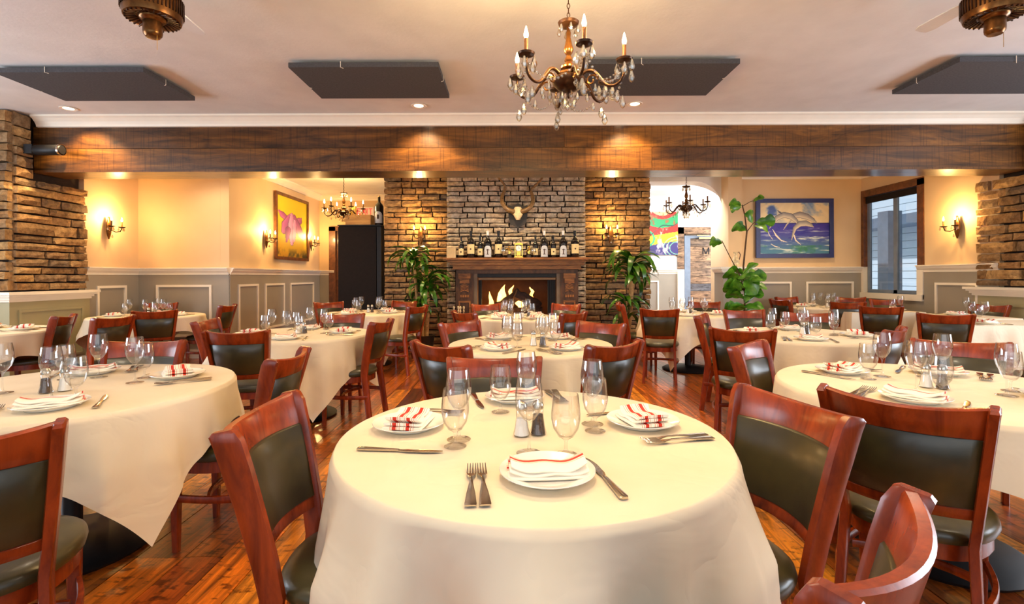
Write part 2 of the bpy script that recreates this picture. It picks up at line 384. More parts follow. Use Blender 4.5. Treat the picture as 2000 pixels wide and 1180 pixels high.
def wall(name, p0, p1, side, top=HR, boxes=(), mat='wall', wmat='wains', rail=True, crown=True, holes=(), boxz=(0.34, 1.17), raily=None, end=0.0):
    fr = wframe(p0, p1, side); L = fr[3]
    mb = MB(); us = [0] + sorted(sum([[h[0], h[1]] for h in holes], [])) + [L]
    for a, b in zip(us[:-1], us[1:]):
        hh = [h for h in holes if abs(h[0] - a) < 1e-6 and abs(h[1] - b) < 1e-6]
        if b - a < 1e-4: continue
        if hh:
            h = hh[0]
            if h[2] > 0: wbox(mb, fr, a, b, 0, h[2], -0.14, 0)
            wbox(mb, fr, a, b, h[3], top, -0.14, 0)
        else: wbox(mb, fr, a, b - (end if b == L else 0), 0, top, -0.14, 0)
    o = struct(name, mb, M[mat])
    spans = [(0, L)] if not holes else [(a, b) for a, b in zip(us[:-1], us[1:]) if b - a > 1e-3 and not any(abs(h[0] - a) < 1e-6 for h in holes)]
    wm = MB()
    for a, b in spans: wbox(wm, fr, a, b, 0, 1.34, 0, 0.012)
    for h in holes:
        if h[2] > 0.2: wbox(wm, fr, h[0], h[1], 0, h[2] - 0.02, 0, 0.012)
    obj('wainscot', wm, M[wmat], o, 0)
    if rail:
        for a, b in spans: obj('chair_rail', wprof(MB(), fr, a, b, RAIL), M['trim'], o, 0)
    if crown: obj('crown_molding', wprof(MB(), fr, 0, L, crownp(top)), M['trim'], o, 0)
    obj('baseboard', wbox(MB(), fr, 0, L, 0, 0.14, 0.012, 0.03), M['trim'], o, 0)
    for (a, b) in boxes:
        bz = boxz; m = MB()
        for (x0, x1, z0, z1) in ((a, b, bz[1] - 0.035, bz[1]), (a, b, bz[0], bz[0] + 0.035), (a, a + 0.035, bz[0] + 0.035, bz[1] - 0.035), (b - 0.035, b, bz[0] + 0.035, bz[1] - 0.035)):
            wbox(m, fr, x0, x1, z0, z1, 0.012, 0.034)
        obj('panel_molding', m, M['trim'], o, 0)
    return o, fr
XL = -5.96; DA = 7.9
# left alcove wall, facing wall, picture wall, back wall
wall('wall_left', (XL, 6.9), (XL, DA), -1, boxes=[(0.18, 0.72)])
wall('wall_left_return', (XL, DA), (-4.51, DA), -1, boxes=[(0.30, 1.18)], end=0.141)
wall('wall_picture', (-4.51, DA), (-4.51, 11.6), -1, boxes=[(0.22, 0.86), (1.1, 1.86), (2.12, 3.3)])
wall('wall_back_left', (-4.51, 11.6), (-0.4, 11.6), -1, boxes=[], holes=[(0.36, 1.36, 0.0, 2.38)])
# right: window wall, dolphin wall, pier, annex wall
XR = 6.5
wall('wall_right', (XR, 9.2), (XR, 6.6), -1, boxes=[(1.62, 2.32)], holes=[(0.02, 1.3, 0.97, 2.80)])
wall('wall_dolphin', (4.23, 9.2), (XR, 9.2), -1, boxes=[(0.12, 0.95), (1.22, 2.1)])
wall('wall_annex', (-0.4, 12.0), (6.6, 12.0), -1, mat='white_wall', boxes=[(3.15, 3.95)], holes=[(4.5, 5.5, 0.0, 2.42)], top=HR)
wall('wall_annex_right', (6.6, 12.0), (6.6, 9.35), -1, mat='white_wall', holes=[(0.5, 2.4, 0.8, 2.7)])
struct('wall_back_beyond', MB().box(-6.3, 7.0, 13.2, 13.3, 0, HR), M['white_wall'])
# front-room side walls
struct('wall_front_left', MB().box(-7.75, -7.6, -2.4, 6.9, 0, H), M['wall'])
struct('wall_front_right', MB().box(7.6, 7.75, -2.4, 6.9, 0, H), M['wall'])
# floor planks: objects where they show largest, the rest one joined part
pr = random.Random(3); x = -6.4; stuff = MB(); n_obj = 0
PL = [MB().box(-0.5, 0.5, -0.5, 0.5, -0.5, 0.5).mesh('floor_plank', M['plank'], 0)]
while x < 6.8:
    wd = pr.choice([0.15, 0.18, 0.22, 0.18]); y = 0.3 - pr.uniform(0, 2.2)
    while y < 12.2:
        ln = pr.uniform(1.6, 3.4); y1 = min(y + ln, 12.4)
        dz = pr.uniform(-0.0015, 0.0015)
        if abs(x) < 4.3 and y < 9.0 and y1 > 0.9 and n_obj < 290:
            link('floor_plank', PL[0], fl, (x + wd / 2, (y + y1) / 2, -0.011 + dz), None, (wd - 0.004, y1 - y - 0.004, 0.022)); n_obj += 1
        else: stuff.box(x + 0.002, x + wd - 0.002, y + 0.002, y1 - 0.002, -0.022, dz)
        y = y1
    x += wd
o = obj('far_planks', stuff, M['plank'], fl, 0); o['kind'] = 'stuff'
# crown at the beam
BD = 6.17
struct('trim_1', wprof(MB(), wframe((-5.9, BD), (6.45, BD), -1), 0, 12.4, crownp(H, 1.0)), M['trim'])
# beam clad in boards
bt = thing('ceiling_beam', 'long rough-sawn brown timber beam clad in boards below the white crown', 'beam', (0, BD, 2.6))
obj('core', MB().box(-5.95, 6.45, 0.03, 0.40, 0.05, 0.57), M['mantel'], bt, 0)
rows = [(2.897 - 2.6, 3.165 - 2.6, [-5.96, 0.657, 6.45], 0.0), (2.626 - 2.6, 2.893 - 2.6, [-5.96, -2.14, 1.75, 6.45], 0.004)]
for z0, z1, xs, dy in rows:
    for a, b in zip(xs[:-1], xs[1:]): obj('board', MB().box(a + 0.002, b - 0.002, dy, 0.03, z0, z1), M['beam'], bt, 0)
for a, b in ((-5.96, -1.2), (-1.2, 2.4), (2.4, 6.45)): obj('bottom_board', MB().box(a + 0.002, b - 0.002, -0.015, 0.41, 0.0, 0.03), M['beam'], bt, 0)

# stone pillars left and right on painted half walls with cap
def pillar(name, x, s, seed):
    a = x; b = x + s * 1.6   # s=-1 left, +1 right ; inner face at x, front face at D 5.87
    o = struct(name, MB().box(min(a, b) if s < 0 else a + 0.06, max(a, b) - (0.06 if s < 0 else 0), 5.93, 6.87, 1.12, H), M['mortar'])
    stones(o, (a + s * 0.06, 5.9, 0), (0, 1, 0), (-s, 0, 0), (0.0, 1.0), (1.13, H), 'stone', (0.09, 0.15), (0.24, 0.52), 0.09, [(0.22, 1.2, 2.58, 3.4)] if True else [], seed)
    stones(o, (a, 5.93, 0), (s, 0, 0), (0, -1, 0), (0.0, 1.1), (1.13, H), 'stone', (0.09, 0.15), (0.24, 0.52), 0.09, [], seed + 5)
    y0, y1 = 5.80, 6.97; xi = a - s * 0.03
    base = MB().box(min(xi, b), max(xi, b), y0 + 0.03, y1 - 0.03, 0, 1.04); obj('half_wall', base, M['pillarbase'], o, 0)
    cp = MB()
    for k, (e, z0, z1) in enumerate(((0.015, 1.0, 1.03), (0.035, 1.03, 1.06), (0.06, 1.06, 1.085), (0.085, 1.085, 1.12))):
        xe = xi - s * e; cp.box(min(xe, b), max(xe, b), y0 - e + 0.03, y1 + e - 0.03, z0, z1)
    obj('cap', cp, M['trim'], o, 0)
    fr = wframe((xi, y0 + 0.03), (xi, y1 - 0.03), -1 if s < 0 else 1); m = MB()
    for (u0, u1, z0, z1) in ((0.1, 1.0, 0.87, 0.90), (0.1, 1.0, 0.25, 0.28), (0.1, 0.13, 0.28, 0.87), (0.97, 1.0, 0.28, 0.87)): wbox(m, fr, u0, u1, z0, z1, 0, 0.018)
    obj('panel_molding', m, M['pillarbase'], o, 0)
    return o
pillar('wall_stone_pillar_left', -5.95, -1, 21)
pillar('wall_stone_pillar_right', 6.5, 1, 31)

# chimney: breast and two wings
DB = 8.6; DW = 8.9
cb = struct('wall_chimney_breast', MB().box(-1.08, -0.66, DB + 0.08, 9.6, 0, HR).box(0.84, 1.23, DB + 0.08, 9.6, 0, HR).box(-0.66, 0.84, DB + 0.08, 9.6, 1.36, HR).box(-0.66, 0.84, 9.25, 9.6, 0, 1.36), M['mortar'])
stones(cb, (-1.14, DB + 0.09, 0), (1, 0, 0), (0, -1, 0), (0, 2.43), (0.0, HR), 'greystone', (0.06, 0.12), (0.18, 0.42), 0.07, [(0.16, 2.27, 0, 1.62)], 41)
wl = struct('wall_chimney_left', MB().box(-2.25, -1.09, DW + 0.06, 9.6, 0, HR), M['mortar'])
stones(wl, (-2.30, DW + 0.08, 0), (1, 0, 0), (0, -1, 0), (0, 1.17), (0.0, HR), 'stone', (0.07, 0.125), (0.16, 0.42), 0.08, [], 51)
wr = struct('wall_chimney_right', MB().box(1.24, 2.43, DW + 0.06, 9.6, 0, HR), M['mortar'])
stones(wr, (1.29, DW + 0.08, 0), (1, 0, 0), (0, -1, 0), (0, 1.2), (0.0, HR), 'stone', (0.07, 0.125), (0.16, 0.42), 0.08, [], 61)
stones(wr, (2.43, 9.0, 0), (0, 1, 0), (1, 0, 0), (0, 0.6), (0.0, HR), 'stone', (0.07, 0.125), (0.2, 0.4), 0.08, [], 71)

# ------------------------------------------------------------------ fireplace
fp = thing('fireplace', 'dark carved wood fireplace surround with wide mantel shelf and burning logs', 'fireplace', (0.085, 8.5, 0))
cx = 0.0
m = MB()
for k, (hw, y0, z0, z1) in enumerate(((1.235, -0.24, 1.572, 1.60), (1.20, -0.20, 1.555, 1.572), (1.17, -0.17, 1.53, 1.548), (1.13, -0.11, 1.548, 1.555), (1.13, -0.11, 1.495, 1.53), (1.15, -0.13, 1.478, 1.495), (1.09, -0.07, 1.42, 1.478), (1.11, -0.09, 1.405, 1.42))):
    m.box(cx - hw, cx + hw, y0, 0.08, z0, z1)
obj('mantel_shelf', m, M['mantel'], fp, 0)
obj('frieze', MB().box(-1.04, 1.04, -0.04, 0.08, 1.335, 1.40), M['mantel_shade'], fp, 0)  # recess shade painted in by the darker wood
for s in (-1, 1):
    a, b = (cx - 1.05, cx - 0.745) if s < 0 else (cx + 0.745, cx + 1.05)
    pl = obj('pilaster', MB().box(a, b, -0.02, 0.10, 0.0, 1.335), M['mantel_shade'], fp, 0)  # ground painted in the shade tone so mouldings stand out
    obj('capital', MB().box(a + 0.05, b - 0.05, -0.06, -0.02, 1.25, 1.335).box(a + 0.07, b - 0.07, -0.05, -0.02, 1.17, 1.245), M['mantel'], pl, 0)
    cm = MB()
    for i in range(5):
        zz = 1.02 + i * 0.026; c_ = (a + b) / 2
        cm.loft([[(c_ - 0.07, -0.035, zz), (c_ - 0.07, -0.02, zz), (c_ - 0.07, -0.02, zz + 0.014), (c_ - 0.07, -0.035, zz + 0.014)], [(c_, -0.035, zz + 0.03), (c_, -0.02, zz + 0.03), (c_, -0.02, zz + 0.044), (c_, -0.035, zz + 0.044)], [(c_ + 0.07, -0.035, zz), (c_ + 0.07, -0.02, zz), (c_ + 0.07, -0.02, zz + 0.014), (c_ + 0.07, -0.035, zz + 0.014)]])
    for i in range(4): cm.box(c_ - 0.075 + i * 0.04, c_ - 0.045 + i * 0.04, -0.04, -0.02, 0.93, 0.97)
    obj('carving', cm, M['mantel'], pl, 0)
    pm = MB()
    for (x0, x1, z0, z1) in ((a + .05, b - .05, 0.84, 0.87), (a + .05, b - .05, 0.2, 0.23), (a + .05, a + .075, 0.23, 0.84), (b - .075, b - .05, 0.23, 0.84)): pm.box(x0, x1, -0.035, -0.02, z0, z1)
    obj('panel_frame', pm, M['mantel'], pl, 0)
    obj('slip', MB().box(min(cx + s * 0.745, cx + s * 0.68), max(cx + s * 0.745, cx + s * 0.68), 0.0, 0.1, 0, 1.335), plain('grey_slip', srgb(120, 100, 78), 0.6), fp, 0)
obj('hood', MB().box(-0.68, 0.68, 0.02, 0.1, 1.27, 1.335), M['blackmetal'], fp, 0)
obj('screen_rail', MB().box(-0.66, 0.66, -0.005, 0.03, 1.225, 1.262), plain('aged_brass', srgb(120, 92, 66), .45, .6), fp, 0)
for s in (-1, 1):
    cm = MB()
    for i in range(7 if s > 0 else 3):
        x = s * (0.655 - i * 0.02); cm.tube([(x, 0.035 + 0.012 * (i % 2), z) for z in (0.25, 1.22)], 0.011, 6)
    obj('mesh_curtain', cm, M['blackmetal'], fp)
obj('firebox', MB().box(-0.72, 0.72, 0.7, 0.74, 0.2, 1.33).box(-0.72, -0.68, 0.1, 0.7, 0.2, 1.33).box(0.68, 0.72, 0.1, 0.7, 0.2, 1.33), M['firebrick'], fp, 0)
obj('hearth', MB().box(-1.1, 1.1, -0.35, 0.7, 0.0, 0.25), M['mortar'], fp, 0)
lr = random.Random(5)
for (x0, y0, z0, x1, y1, z1, r_) in ((-0.42, 0.35, 0.45, 0.42, 0.38, 0.48, 0.1), (-0.40, 0.24, 0.68, 0.06, 0.34, 0.98, 0.105), (-0.04, 0.24, 0.98, 0.40, 0.34, 0.74, 0.095), (-0.3, 0.42, 0.66, 0.45, 0.36, 0.66, 0.095)):
    pth = [Vector((x0, y0, z0)).lerp(Vector((x1, y1, z1)), i / 6) + Vector((0, 0, lr.uniform(-.012, .012))) for i in range(7)]
    obj('log', MB().tube(pth, [r_ * lr.uniform(.85, 1.12) for _ in pth], 9), M['char'], fp, 30)
def flame(x, y, z, h, w_, lean):
    m = MB(); n = 7
    m.loft([[Vector((x + lean * (i / n) ** 1.5 + math.sin(i * 1.3 + x * 9) * 0.02 + math.cos(a) * w_ * (math.sin(PI * (0.12 + 0.88 * i / n)) ** 0.8 + 0.02), y + math.sin(a) * w_ * 0.4 * (1 - i / n * .9), z + h * i / n)) for a in [2 * PI * k / 8 for k in range(8)]] for i in range(n + 1)])
    return obj('flame', m, M['flame'], fp, 60)
for a in ((-0.47, 0.34, 0.40, 0.62, 0.05, 0.0), (-0.36, 0.3, 0.46, 0.62, 0.06, 0.10), (-0.27, 0.42, 0.72, 0.42, 0.05, 0.05), (-0.13, 0.46, 0.85, 0.28, 0.035, 0.06), (0.05, 0.22, 0.74, 0.16, 0.07, 0.02), (0.28, 0.44, 0.9, 0.2, 0.03, -0.03), (-0.1, 0.2, 0.4, 0.16, 0.09, 0.02), (-0.36, 0.2, 0.36, 0.2, 0.05, 0.02)): flame(*a)
lamp('fire_glow', 'POINT', (-0.2, 8.68, 0.75), 14, (1.0, 0.42, 0.08), 0.12)
lamp('fire_glow', 'POINT', (0.38, 8.9, 0.7), 9, (1.0, 0.42, 0.08), 0.1)

# kudu skull and horns on a shield plaque
sk = thing('horned_skull_mount', 'spiral-horned antelope skull mounted on dark shield above the mantel', 'trophy', P(1012, 418, 8.5))
x0, y0_, z0_ = sk.location
pts = [(-0.17, 0.16), (-0.1, 0.14), (0, 0.19), (0.1, 0.14), (0.17, 0.16), (0.16, -0.05), (0.13, -0.17), (0.04, -0.21), (0, -0.25), (-0.04, -0.21), (-0.13, -0.17), (-0.16, -0.05)]
m = MB().prism(pts, 0, 0.03); m.xf(Matrix.Translation((0, 0.06, 0)) @ Matrix.Rotation(PI / 2, 4, 'X')); obj('plaque', m, M['pot'], sk, 0)
m = MB(); prof = [(0.115, 0.055, 0.0), (0.06, 0.08, 0.02), (0.03, 0.065, 0.03), (-0.01, 0.085, 0.035), (-0.06, 0.06, 0.03), (-0.11, 0.03, 0.02)]
m.loft([[Vector((math.cos(a) * w_, -0.02 - abs(math.sin(a)) * 0.05 * (1 if math.sin(a) < 0 else -0.3) - dy, zz)) for a in [2 * PI * k / 12 for k in range(12)]] for zz, w_, dy in prof])
obj('skull', m, M['bone'], sk, 50)
for pth in ([(1006, 417), (1001, 414), (991, 410), (983, 399), (981, 385), (986, 372), (987, 363), (980, 354), (971, 345), (964, 336)], [(1016, 417), (1021, 414), (1031, 410), (1040, 399), (1041, 385), (1038, 373), (1045, 363), (1055, 354), (1061, 345), (1065, 334)]):
    q = []
    for i, (a, b) in enumerate(pth):
        p = Vector(P(a, b, 8.5)) - sk.location; p.y = -0.02 - 0.05 * math.sin(i * 0.9); q.append(p)
    qq = []; n = 40
    for i in range(n + 1):
        t_ = i / n * (len(q) - 1); k = min(int(t_), len(q) - 2); f_ = t_ - k
        p0 = q[max(k - 1, 0)]; p1 = q[k]; p2 = q[k + 1]; p3 = q[min(k + 2, len(q) - 1)]
        qq.append(0.5 * ((2 * p1) + (p2 - p0) * f_ + (2 * p0 - 5 * p1 + 4 * p2 - p3) * f_ * f_ + (3 * p1 - p0 - 3 * p2 + p3) * f_ ** 3))
    obj('horn', MB().tube(qq, [(0.042 * (1 - i / n) ** 0.8 + 0.006) * (1 + 0.07 * math.sin(i * 1.9)) for i in range(n + 1)], 10), M['horn'], sk, 60)

# ------------------------------------------------------------------ bottles and things on the mantel
MZ = 1.602
def bottle_proto(kind):
    if kind == 'small': h, r_ = 0.375, 0.047
    elif kind == 'big': h, r_ = 0.455, 0.068
    else: h, r_ = 0.455, 0.066
    t_ = thing('wine_bottle', 'x', 'bottle')
    sh = 0.60 * h
    m = MB().lathe([(0.0, 0.0), (r_ * .92, 0), (r_, 0.008), (r_, sh), (r_ * .93, sh + .03 * h), (r_ * .6, sh + .10 * h), (r_ * .34, sh + .155 * h), (r_ * .3, sh + .2 * h), (r_ * .3, h * .97), (r_ * .36, h * .975), (r_ * .36, h), (0, h)], 20)
    obj('body', m, M['bottle'], t_)
    obj('capsule', MB().lathe([(r_ * .33, h * .84), (r_ * .39, h * .97), (r_ * .4, h + .002), (0, h + .003)], 16), M['foil'] if kind == 'silver' else M['blackmetal'], t_)
    m = MB(); n = 10; sp = 1.05; z0, z1 = (0.12 * h, 0.42 * h) if kind == 'small' else (0.15 * h, 0.5 * h)
    if kind == 'silver': z0, z1 = 0.03 * h, 0.45 * h
    secs = []
    for i in range(n + 1):
        a = -PI / 2 + sp * (i / n * 2 - 1); top = z1
        if kind == 'silver': top = z0 + (z1 - z0) * (0.62 + 0.38 * math.sqrt(max(0, 1 - (i / n * 2 - 1) ** 2)))
        secs.append([(math.cos(a) * (r_ + .0015), math.sin(a) * (r_ + .0015), z0), (math.cos(a) * (r_ + .0015), math.sin(a) * (r_ + .0015), top)])
    k = len(m.v)
    for s_ in secs: m.pts(s_)
    for i in range(n): m.f.append((k + 2 * i, k + 2 * i + 2, k + 2 * i + 3, k + 2 * i + 1))
    lb = obj('label', m, M['whitelabel'] if kind == 'silver' else M['label'], t_)
    e = MB(); zc = (z0 + z1) / 2
    if kind == 'silver':
        e.box(-.008, .008, -r_ - .004, -r_ - .002, zc - .05, zc + .04).box(-.026, .026, -r_ - .0035, -r_ - .002, zc + .02, zc + .03).box(-.02, .02, -r_ - .0035, -r_ - .002, zc - .055, zc - .045)
    else: e.prism([(math.cos(a) * .014, math.sin(a) * .014) for a in [PI * k / 5 for k in range(10)]], 0, .002).xf(Matrix.Translation((0, -r_ - .002, zc)) @ Matrix.Rotation(PI / 2, 4, 'X'))
    obj('emblem', e, M['ink'], lb, 0)
    return t_
BP = {k: bottle_proto(k) for k in ('small', 'big', 'silver')}
names = {'small': 'small dark wine bottle with square cream label', 'big': 'large dark wine bottle with tall cream label', 'silver': 'large wine bottle with white capsule and arched silver label'}
where = ['leftmost on mantel', 'second from left on mantel', 'third from left on mantel', 'fourth from left on mantel', 'just left of the brass clock', 'just right of the brass clock', 'second right of the clock', 'third right of the clock', 'fourth right of the clock', 'rightmost on mantel']
for (px, k), wh in zip([(901, 'small'), (920, 'big'), (938, 'small'), (953, 'silver'), (974, 'big'), (1046, 'small'), (1063, 'silver'), (1081, 'small'), (1100, 'silver'), (1123, 'big')], where):
    inst(BP[k], (P(px, D=8.42), 8.42, MZ), 0, names[k] + ', ' + wh, 'wine bottles on the mantel')
ck = thing('carriage_clock', 'brass and glass lantern clock in the middle of the mantel', 'clock', (P(1013, D=8.42), 8.42, MZ))
obj('base', MB().box(-.075, .075, -.05, .05, 0, .02).box(-.065, .065, -.045, .045, .02, .03), M['brass'], ck, 0)
obj('top', MB().box(-.072, .072, -.05, .05, .22, .24).box(-.05, .05, -.035, .035, .24, .25), M['brass'], ck, 0)
for a in (-1, 1):
    for b in (-1, 1): obj('post', MB().tube([(a * .06, b * .04, .03), (a * .06, b * .04, .22)], .006, 8), M['brass'], ck)
m = MB().lathe([(0, 0), (.045, 0), (.05, .006), (.045, .012), (0, .012)], 20); m.xf(Matrix.Translation((0, -.03, .16)) @ Matrix.Rotation(PI / 2, 4, 'X')); fc = obj('dial', m, M['china'], ck)
obj('hands', MB().box(-.002, .002, -.046, -.043, .158, .195).box(-.002, .026, -.046, -.043, .158, .163), M['ink'], fc, 0)
obj('movement', MB().box(-.035, .035, -.02, .03, .035, .11), M['brass'], ck, 0)
obj('handle', MB().tube([(math.cos(a) * .045, 0, .25 + math.sin(a) * .055) for a in [PI * i / 10 for i in range(11)]], .005, 6), M['blackmetal'], ck)
def figurine(px, lab, fl_):
    t_ = thing('figurine', lab, 'figurine', (P(px, D=8.4), 8.4, MZ)); s = fl_
    obj('base', MB().lathe([(0, 0), (.045, 0), (.045, .02), (.035, .05), (.04, .06), (0, .06)], 14), M['pot'], t_)
    m = MB().tube([(0, 0, .06), (.005 * s, 0, .10), (-.012 * s, 0, .14), (-.005 * s, 0, .175)], [.02, .026, .02, .008], 8)
    m.lathe([(0, -.016), (.013, -.008), (.016, 0), (.012, .01), (0, .016)], 10, -.005 * s, 0, .19)
    m.tube([(-.01 * s, 0, .15), (-.045 * s, -.01, .16), (-.07 * s, 0, .14)], .007, 6).tube([(-.01 * s, 0, .15), (.035 * s, -.01, .13), (.05 * s, 0, .10)], .007, 6)
    obj('figure', m, M['brass'], t_)
figurine(995, 'small gilt figurine on dark base left of the mantel clock', 1)
figurine(1033, 'small gilt figurine on dark base right of the mantel clock', -1)
cb_ = thing('book_row', 'cream ribbed box at the left end of the mantel shelf', 'box', (P(882, D=8.42), 8.42, MZ))
for i in range(8): obj('rib', MB().box(-.075 + i * .019, -.059 + i * .019, -.05, .05, 0, .17 + .003 * (i % 2)), plain('cream_card', srgb(214, 188, 142), .7) if i == 0 else bpy.data.materials['cream_card'], cb_, 0)
# fire tools
ft = thing('fireplace_tool_set', 'fireplace tools with pale knobs standing left of the hearth', 'fire tools', (P(897, D=8.15), 8.15, 0))
obj('base', MB().lathe([(0, 0), (.12, 0), (.12, .02), (.02, .03), (0, .03)], 16), M['blackmetal'], ft)
for i, (dx, dy) in enumerate(((-.09, 0), (-.02, .03), (.02, -.03), (.07, .01))):
    tl = obj('tool', MB().tube([(dx * .5, dy, .03), (dx, dy, .68)], .006, 6), M['blackmetal'], ft)
    obj('knob', MB().lathe([(0, .66), (.01, .665), (.008, .7), (.017, .715), (.009, .735), (.012, .75), (.02, .77), (.016, .79), (0, .8)], 10, dx, dy), M['bone'], tl)

# ------------------------------------------------------------------ paintings
def vnoise(X, Y, seed, oct=4):
    out = np.zeros_like(X); amp = 1; tot = 0
    for o_ in range(oct):
        r = np.random.RandomState(seed + o_); g = r.rand(64, 64); x = X * 2 ** o_; y = Y * 2 ** o_
        xi = np.floor(x).astype(int); yi = np.floor(y).astype(int); fx = x - xi; fy = y - yi; fx = fx * fx * (3 - 2 * fx); fy = fy * fy * (3 - 2 * fy)
        G = lambda a, b: g[a % 64, b % 64]
        out += amp * ((G(xi, yi) * (1 - fx) + G(xi + 1, yi) * fx) * (1 - fy) + (G(xi, yi + 1) * (1 - fx) + G(xi + 1, yi + 1) * fx) * fy); tot += amp; amp *= .55
    return out / tot
def canvas(name, w_, h_, nx, ny, func, parent):
    us = (np.arange(nx) + .5) / nx; vs = (np.arange(ny) + .5) / ny; U, V = np.meshgrid(us, vs)
    col = np.clip(func(U, V), 0, 255) / 255.0; col = np.where(col <= .04045, col / 12.92, ((col + .055) / 1.055) ** 2.4)
    vx = [(-w_ / 2 + w_ * i / nx, 0, -h_ / 2 + h_ * j / ny) for j in range(ny + 1) for i in range(nx + 1)]
    fc = [(j * (nx + 1) + i, j * (nx + 1) + i + 1, (j + 1) * (nx + 1) + i + 1, (j + 1) * (nx + 1) + i) for j in range(ny) for i in range(nx)]
    me = bpy.data.meshes.new(name); me.from_pydata(vx, [], fc); at = me.color_attributes.new('Col', 'FLOAT_COLOR', 'CORNER')
    arr = np.ones((ny * nx, 4, 4), dtype=np.float32); arr[:, :, :3] = col.reshape(-1, 1, 3); at.data.foreach_set('color', arr.ravel())
    me.materials.append(M['paint']); return link(name, me, parent)
def L3(c): return np.array(c, dtype=float)
def mixc(A, B, t): t = np.clip(t, 0, 1)[..., None]; return A * (1 - t) + B * t
def strokes(col, U, V, asp, pts, w0, color, shade=None):
    """paint a tapering stroke through pts [(u,v,w)]"""
    d = np.full(U.shape, 9.0); sd = np.zeros(U.shape)
    for (a, b) in zip(pts[:-1], pts[1:]):
        ax, ay, aw = a[0] * asp, a[1], a[2]; bx, by, bw = b[0] * asp, b[1], b[2]
        px_, py_ = U * asp - ax, V - ay; vx, vy = bx - ax, by - ay; t_ = np.clip((px_ * vx + py_ * vy) / (vx * vx + vy * vy), 0, 1)
        dd = np.hypot(px_ - vx * t_, py_ - vy * t_) / ((aw + (bw - aw) * t_) * w0); s_ = (vx * py_ - vy * px_)
        m_ = dd < d; d = np.where(m_, dd, d); sd = np.where(m_, np.sign(s_) * dd, sd)
    msk = np.clip((1.08 - d) / .12, 0, 1)
    c = np.broadcast_to(L3(color), col.shape)
    if shade is not None: c = mixc(c, L3(shade), np.clip(sd * .5 + .3, 0, 1))
    edge = np.clip((d - .82) / .14, 0, 1)
    c = mixc(c, L3((58, 54, 70)), edge * .75)
    return mixc(col, c, msk)
def dolphins(U, V):
    n = vnoise(U * 6, V * 5, 1); n2 = vnoise(U * 9, V * 26, 5); n3 = vnoise(U * 5 + 3, V * 30, 9)
    sky = mixc(L3((236, 214, 170)), L3((120, 150, 190)), (n - .5) * 4 * np.clip(V - .5, 0, 1) * 3 + .15 * (V > .8))
    rays = np.clip(np.sin((U - .55) / (1.25 - V) * 16), 0, 1) * .3; sky = mixc(sky, L3((250, 232, 196)), rays)
    sky = mixc(sky, L3((70, 100, 170)), np.clip((n - .55) * 6, 0, 1) * (U < .25) * (V > .75))
    deep = np.clip((.6 - V) / .6, 0, 1)
    sea = mixc(L3((50, 34, 160)), L3((70, 130, 160)), deep * 1.25 - .15)
    sea = mixc(sea, L3((24, 30, 150)), (n2 - .5) * 5 * (V > .3)); sea = mixc(sea, L3((206, 220, 214)), (n3 - .56) * 6 * (.3 + deep))
    sea = mixc(sea, L3((40, 120, 90)), np.clip((n - .45) * 4, 0, 1) * (V < .16))
    col = np.where((V > .612)[..., None], sky, sea); col = mixc(col, L3((20, 24, 90)), (np.abs(V - .60) < .012) * .8)
    f = lambda q: [((x - 150) / 810, 1 - (y - 320) / 595, w_) for x, y, w_ in q]; asp = 810 / 595
    gr = (214, 200, 178); dk = (96, 96, 112)
    col = strokes(col, U, V, asp, f([(560, 470, .9), (620, 460, 1.1), (700, 480, 1.0), (770, 520, .7), (815, 552, .15)]), .055, gr, dk)
    col = strokes(col, U, V, asp, f([(262, 618, .12), (300, 560, .45), (350, 495, .8), (430, 460, 1.0), (510, 475, 1.0), (575, 530, .7), (590, 560, .3)]), .055, gr, dk)
    col = strokes(col, U, V, asp, f([(360, 408, .1), (385, 430, .35), (410, 445, .2)]), .05, dk)
    col = strokes(col, U, V, asp, f([(510, 530, .3), (470, 570, .3), (430, 630, .12)]), .05, gr, dk)
    col = strokes(col, U, V, asp, f([(520, 755, .12), (540, 680, .4), (560, 615, .7), (620, 565, 1.0), (690, 560, 1.0), (745, 580, .7), (778, 602, .15)]), .055, gr, dk)
    for q in ([(240, 650, .12), (270, 710, .12), (300, 745, .08)], [(300, 630, .1), (340, 700, .35), (400, 760, .25), (470, 780, .1)], [(550, 700, .3), (570, 760, .25), (630, 810, .1)], [(280, 800, .1), (330, 830, .2), (380, 840, .1)]):
        col = strokes(col, U, V, asp, f(q), .05, (236, 226, 210))
    return col
def flower(U, V):
    n = vnoise(U * 5, V * 6, 21); n2 = vnoise(U * 10, V * 9, 31)
    col = mixc(L3((214, 166, 24)), L3((244, 212, 40)), V * 1.2 + (n - .5)); col = mixc(col, L3((176, 120, 24)), np.clip((.35 - V) * 2.4, 0, 1) * n * 1.6)
    col = mixc(col, L3((70, 62, 30)), np.clip((.16 - V) * 8, 0, 1) * np.clip((n2 - .42) * 5, 0, 1))
    f = lambda q: [((x - 180) / 255, 1 - (y - 190) / 520, w_) for x, y, w_ in q]; asp = .60
    P1 = (206, 110, 168); P2 = (150, 60, 120); P3 = (238, 176, 214)
    for q, a, b in (([(195, 320, .2), (225, 350, .9), (265, 380, .7)], P1, P2), ([(385, 340, .2), (365, 370, 1.0), (320, 400, .8)], P1, P2), ([(300, 320, .3), (280, 360, .8), (250, 430, 1.3), (235, 490, .8)], P1, P2), ([(320, 340, .6), (350, 430, 1.3), (385, 500, 1.0), (400, 530, .5)], P1, P2), ([(300, 330, .5), (300, 420, 1.3), (300, 500, 1.2), (300, 590, .5)], P3, P1), ([(270, 470, .9), (262, 540, .6), (255, 580, .2)], P2, P1), ([(325, 380, .5), (325, 470, .7), (320, 560, .3)], P3, P1)):
        col = strokes(col, U, V, asp, f(q), .058, a, b)
    return col
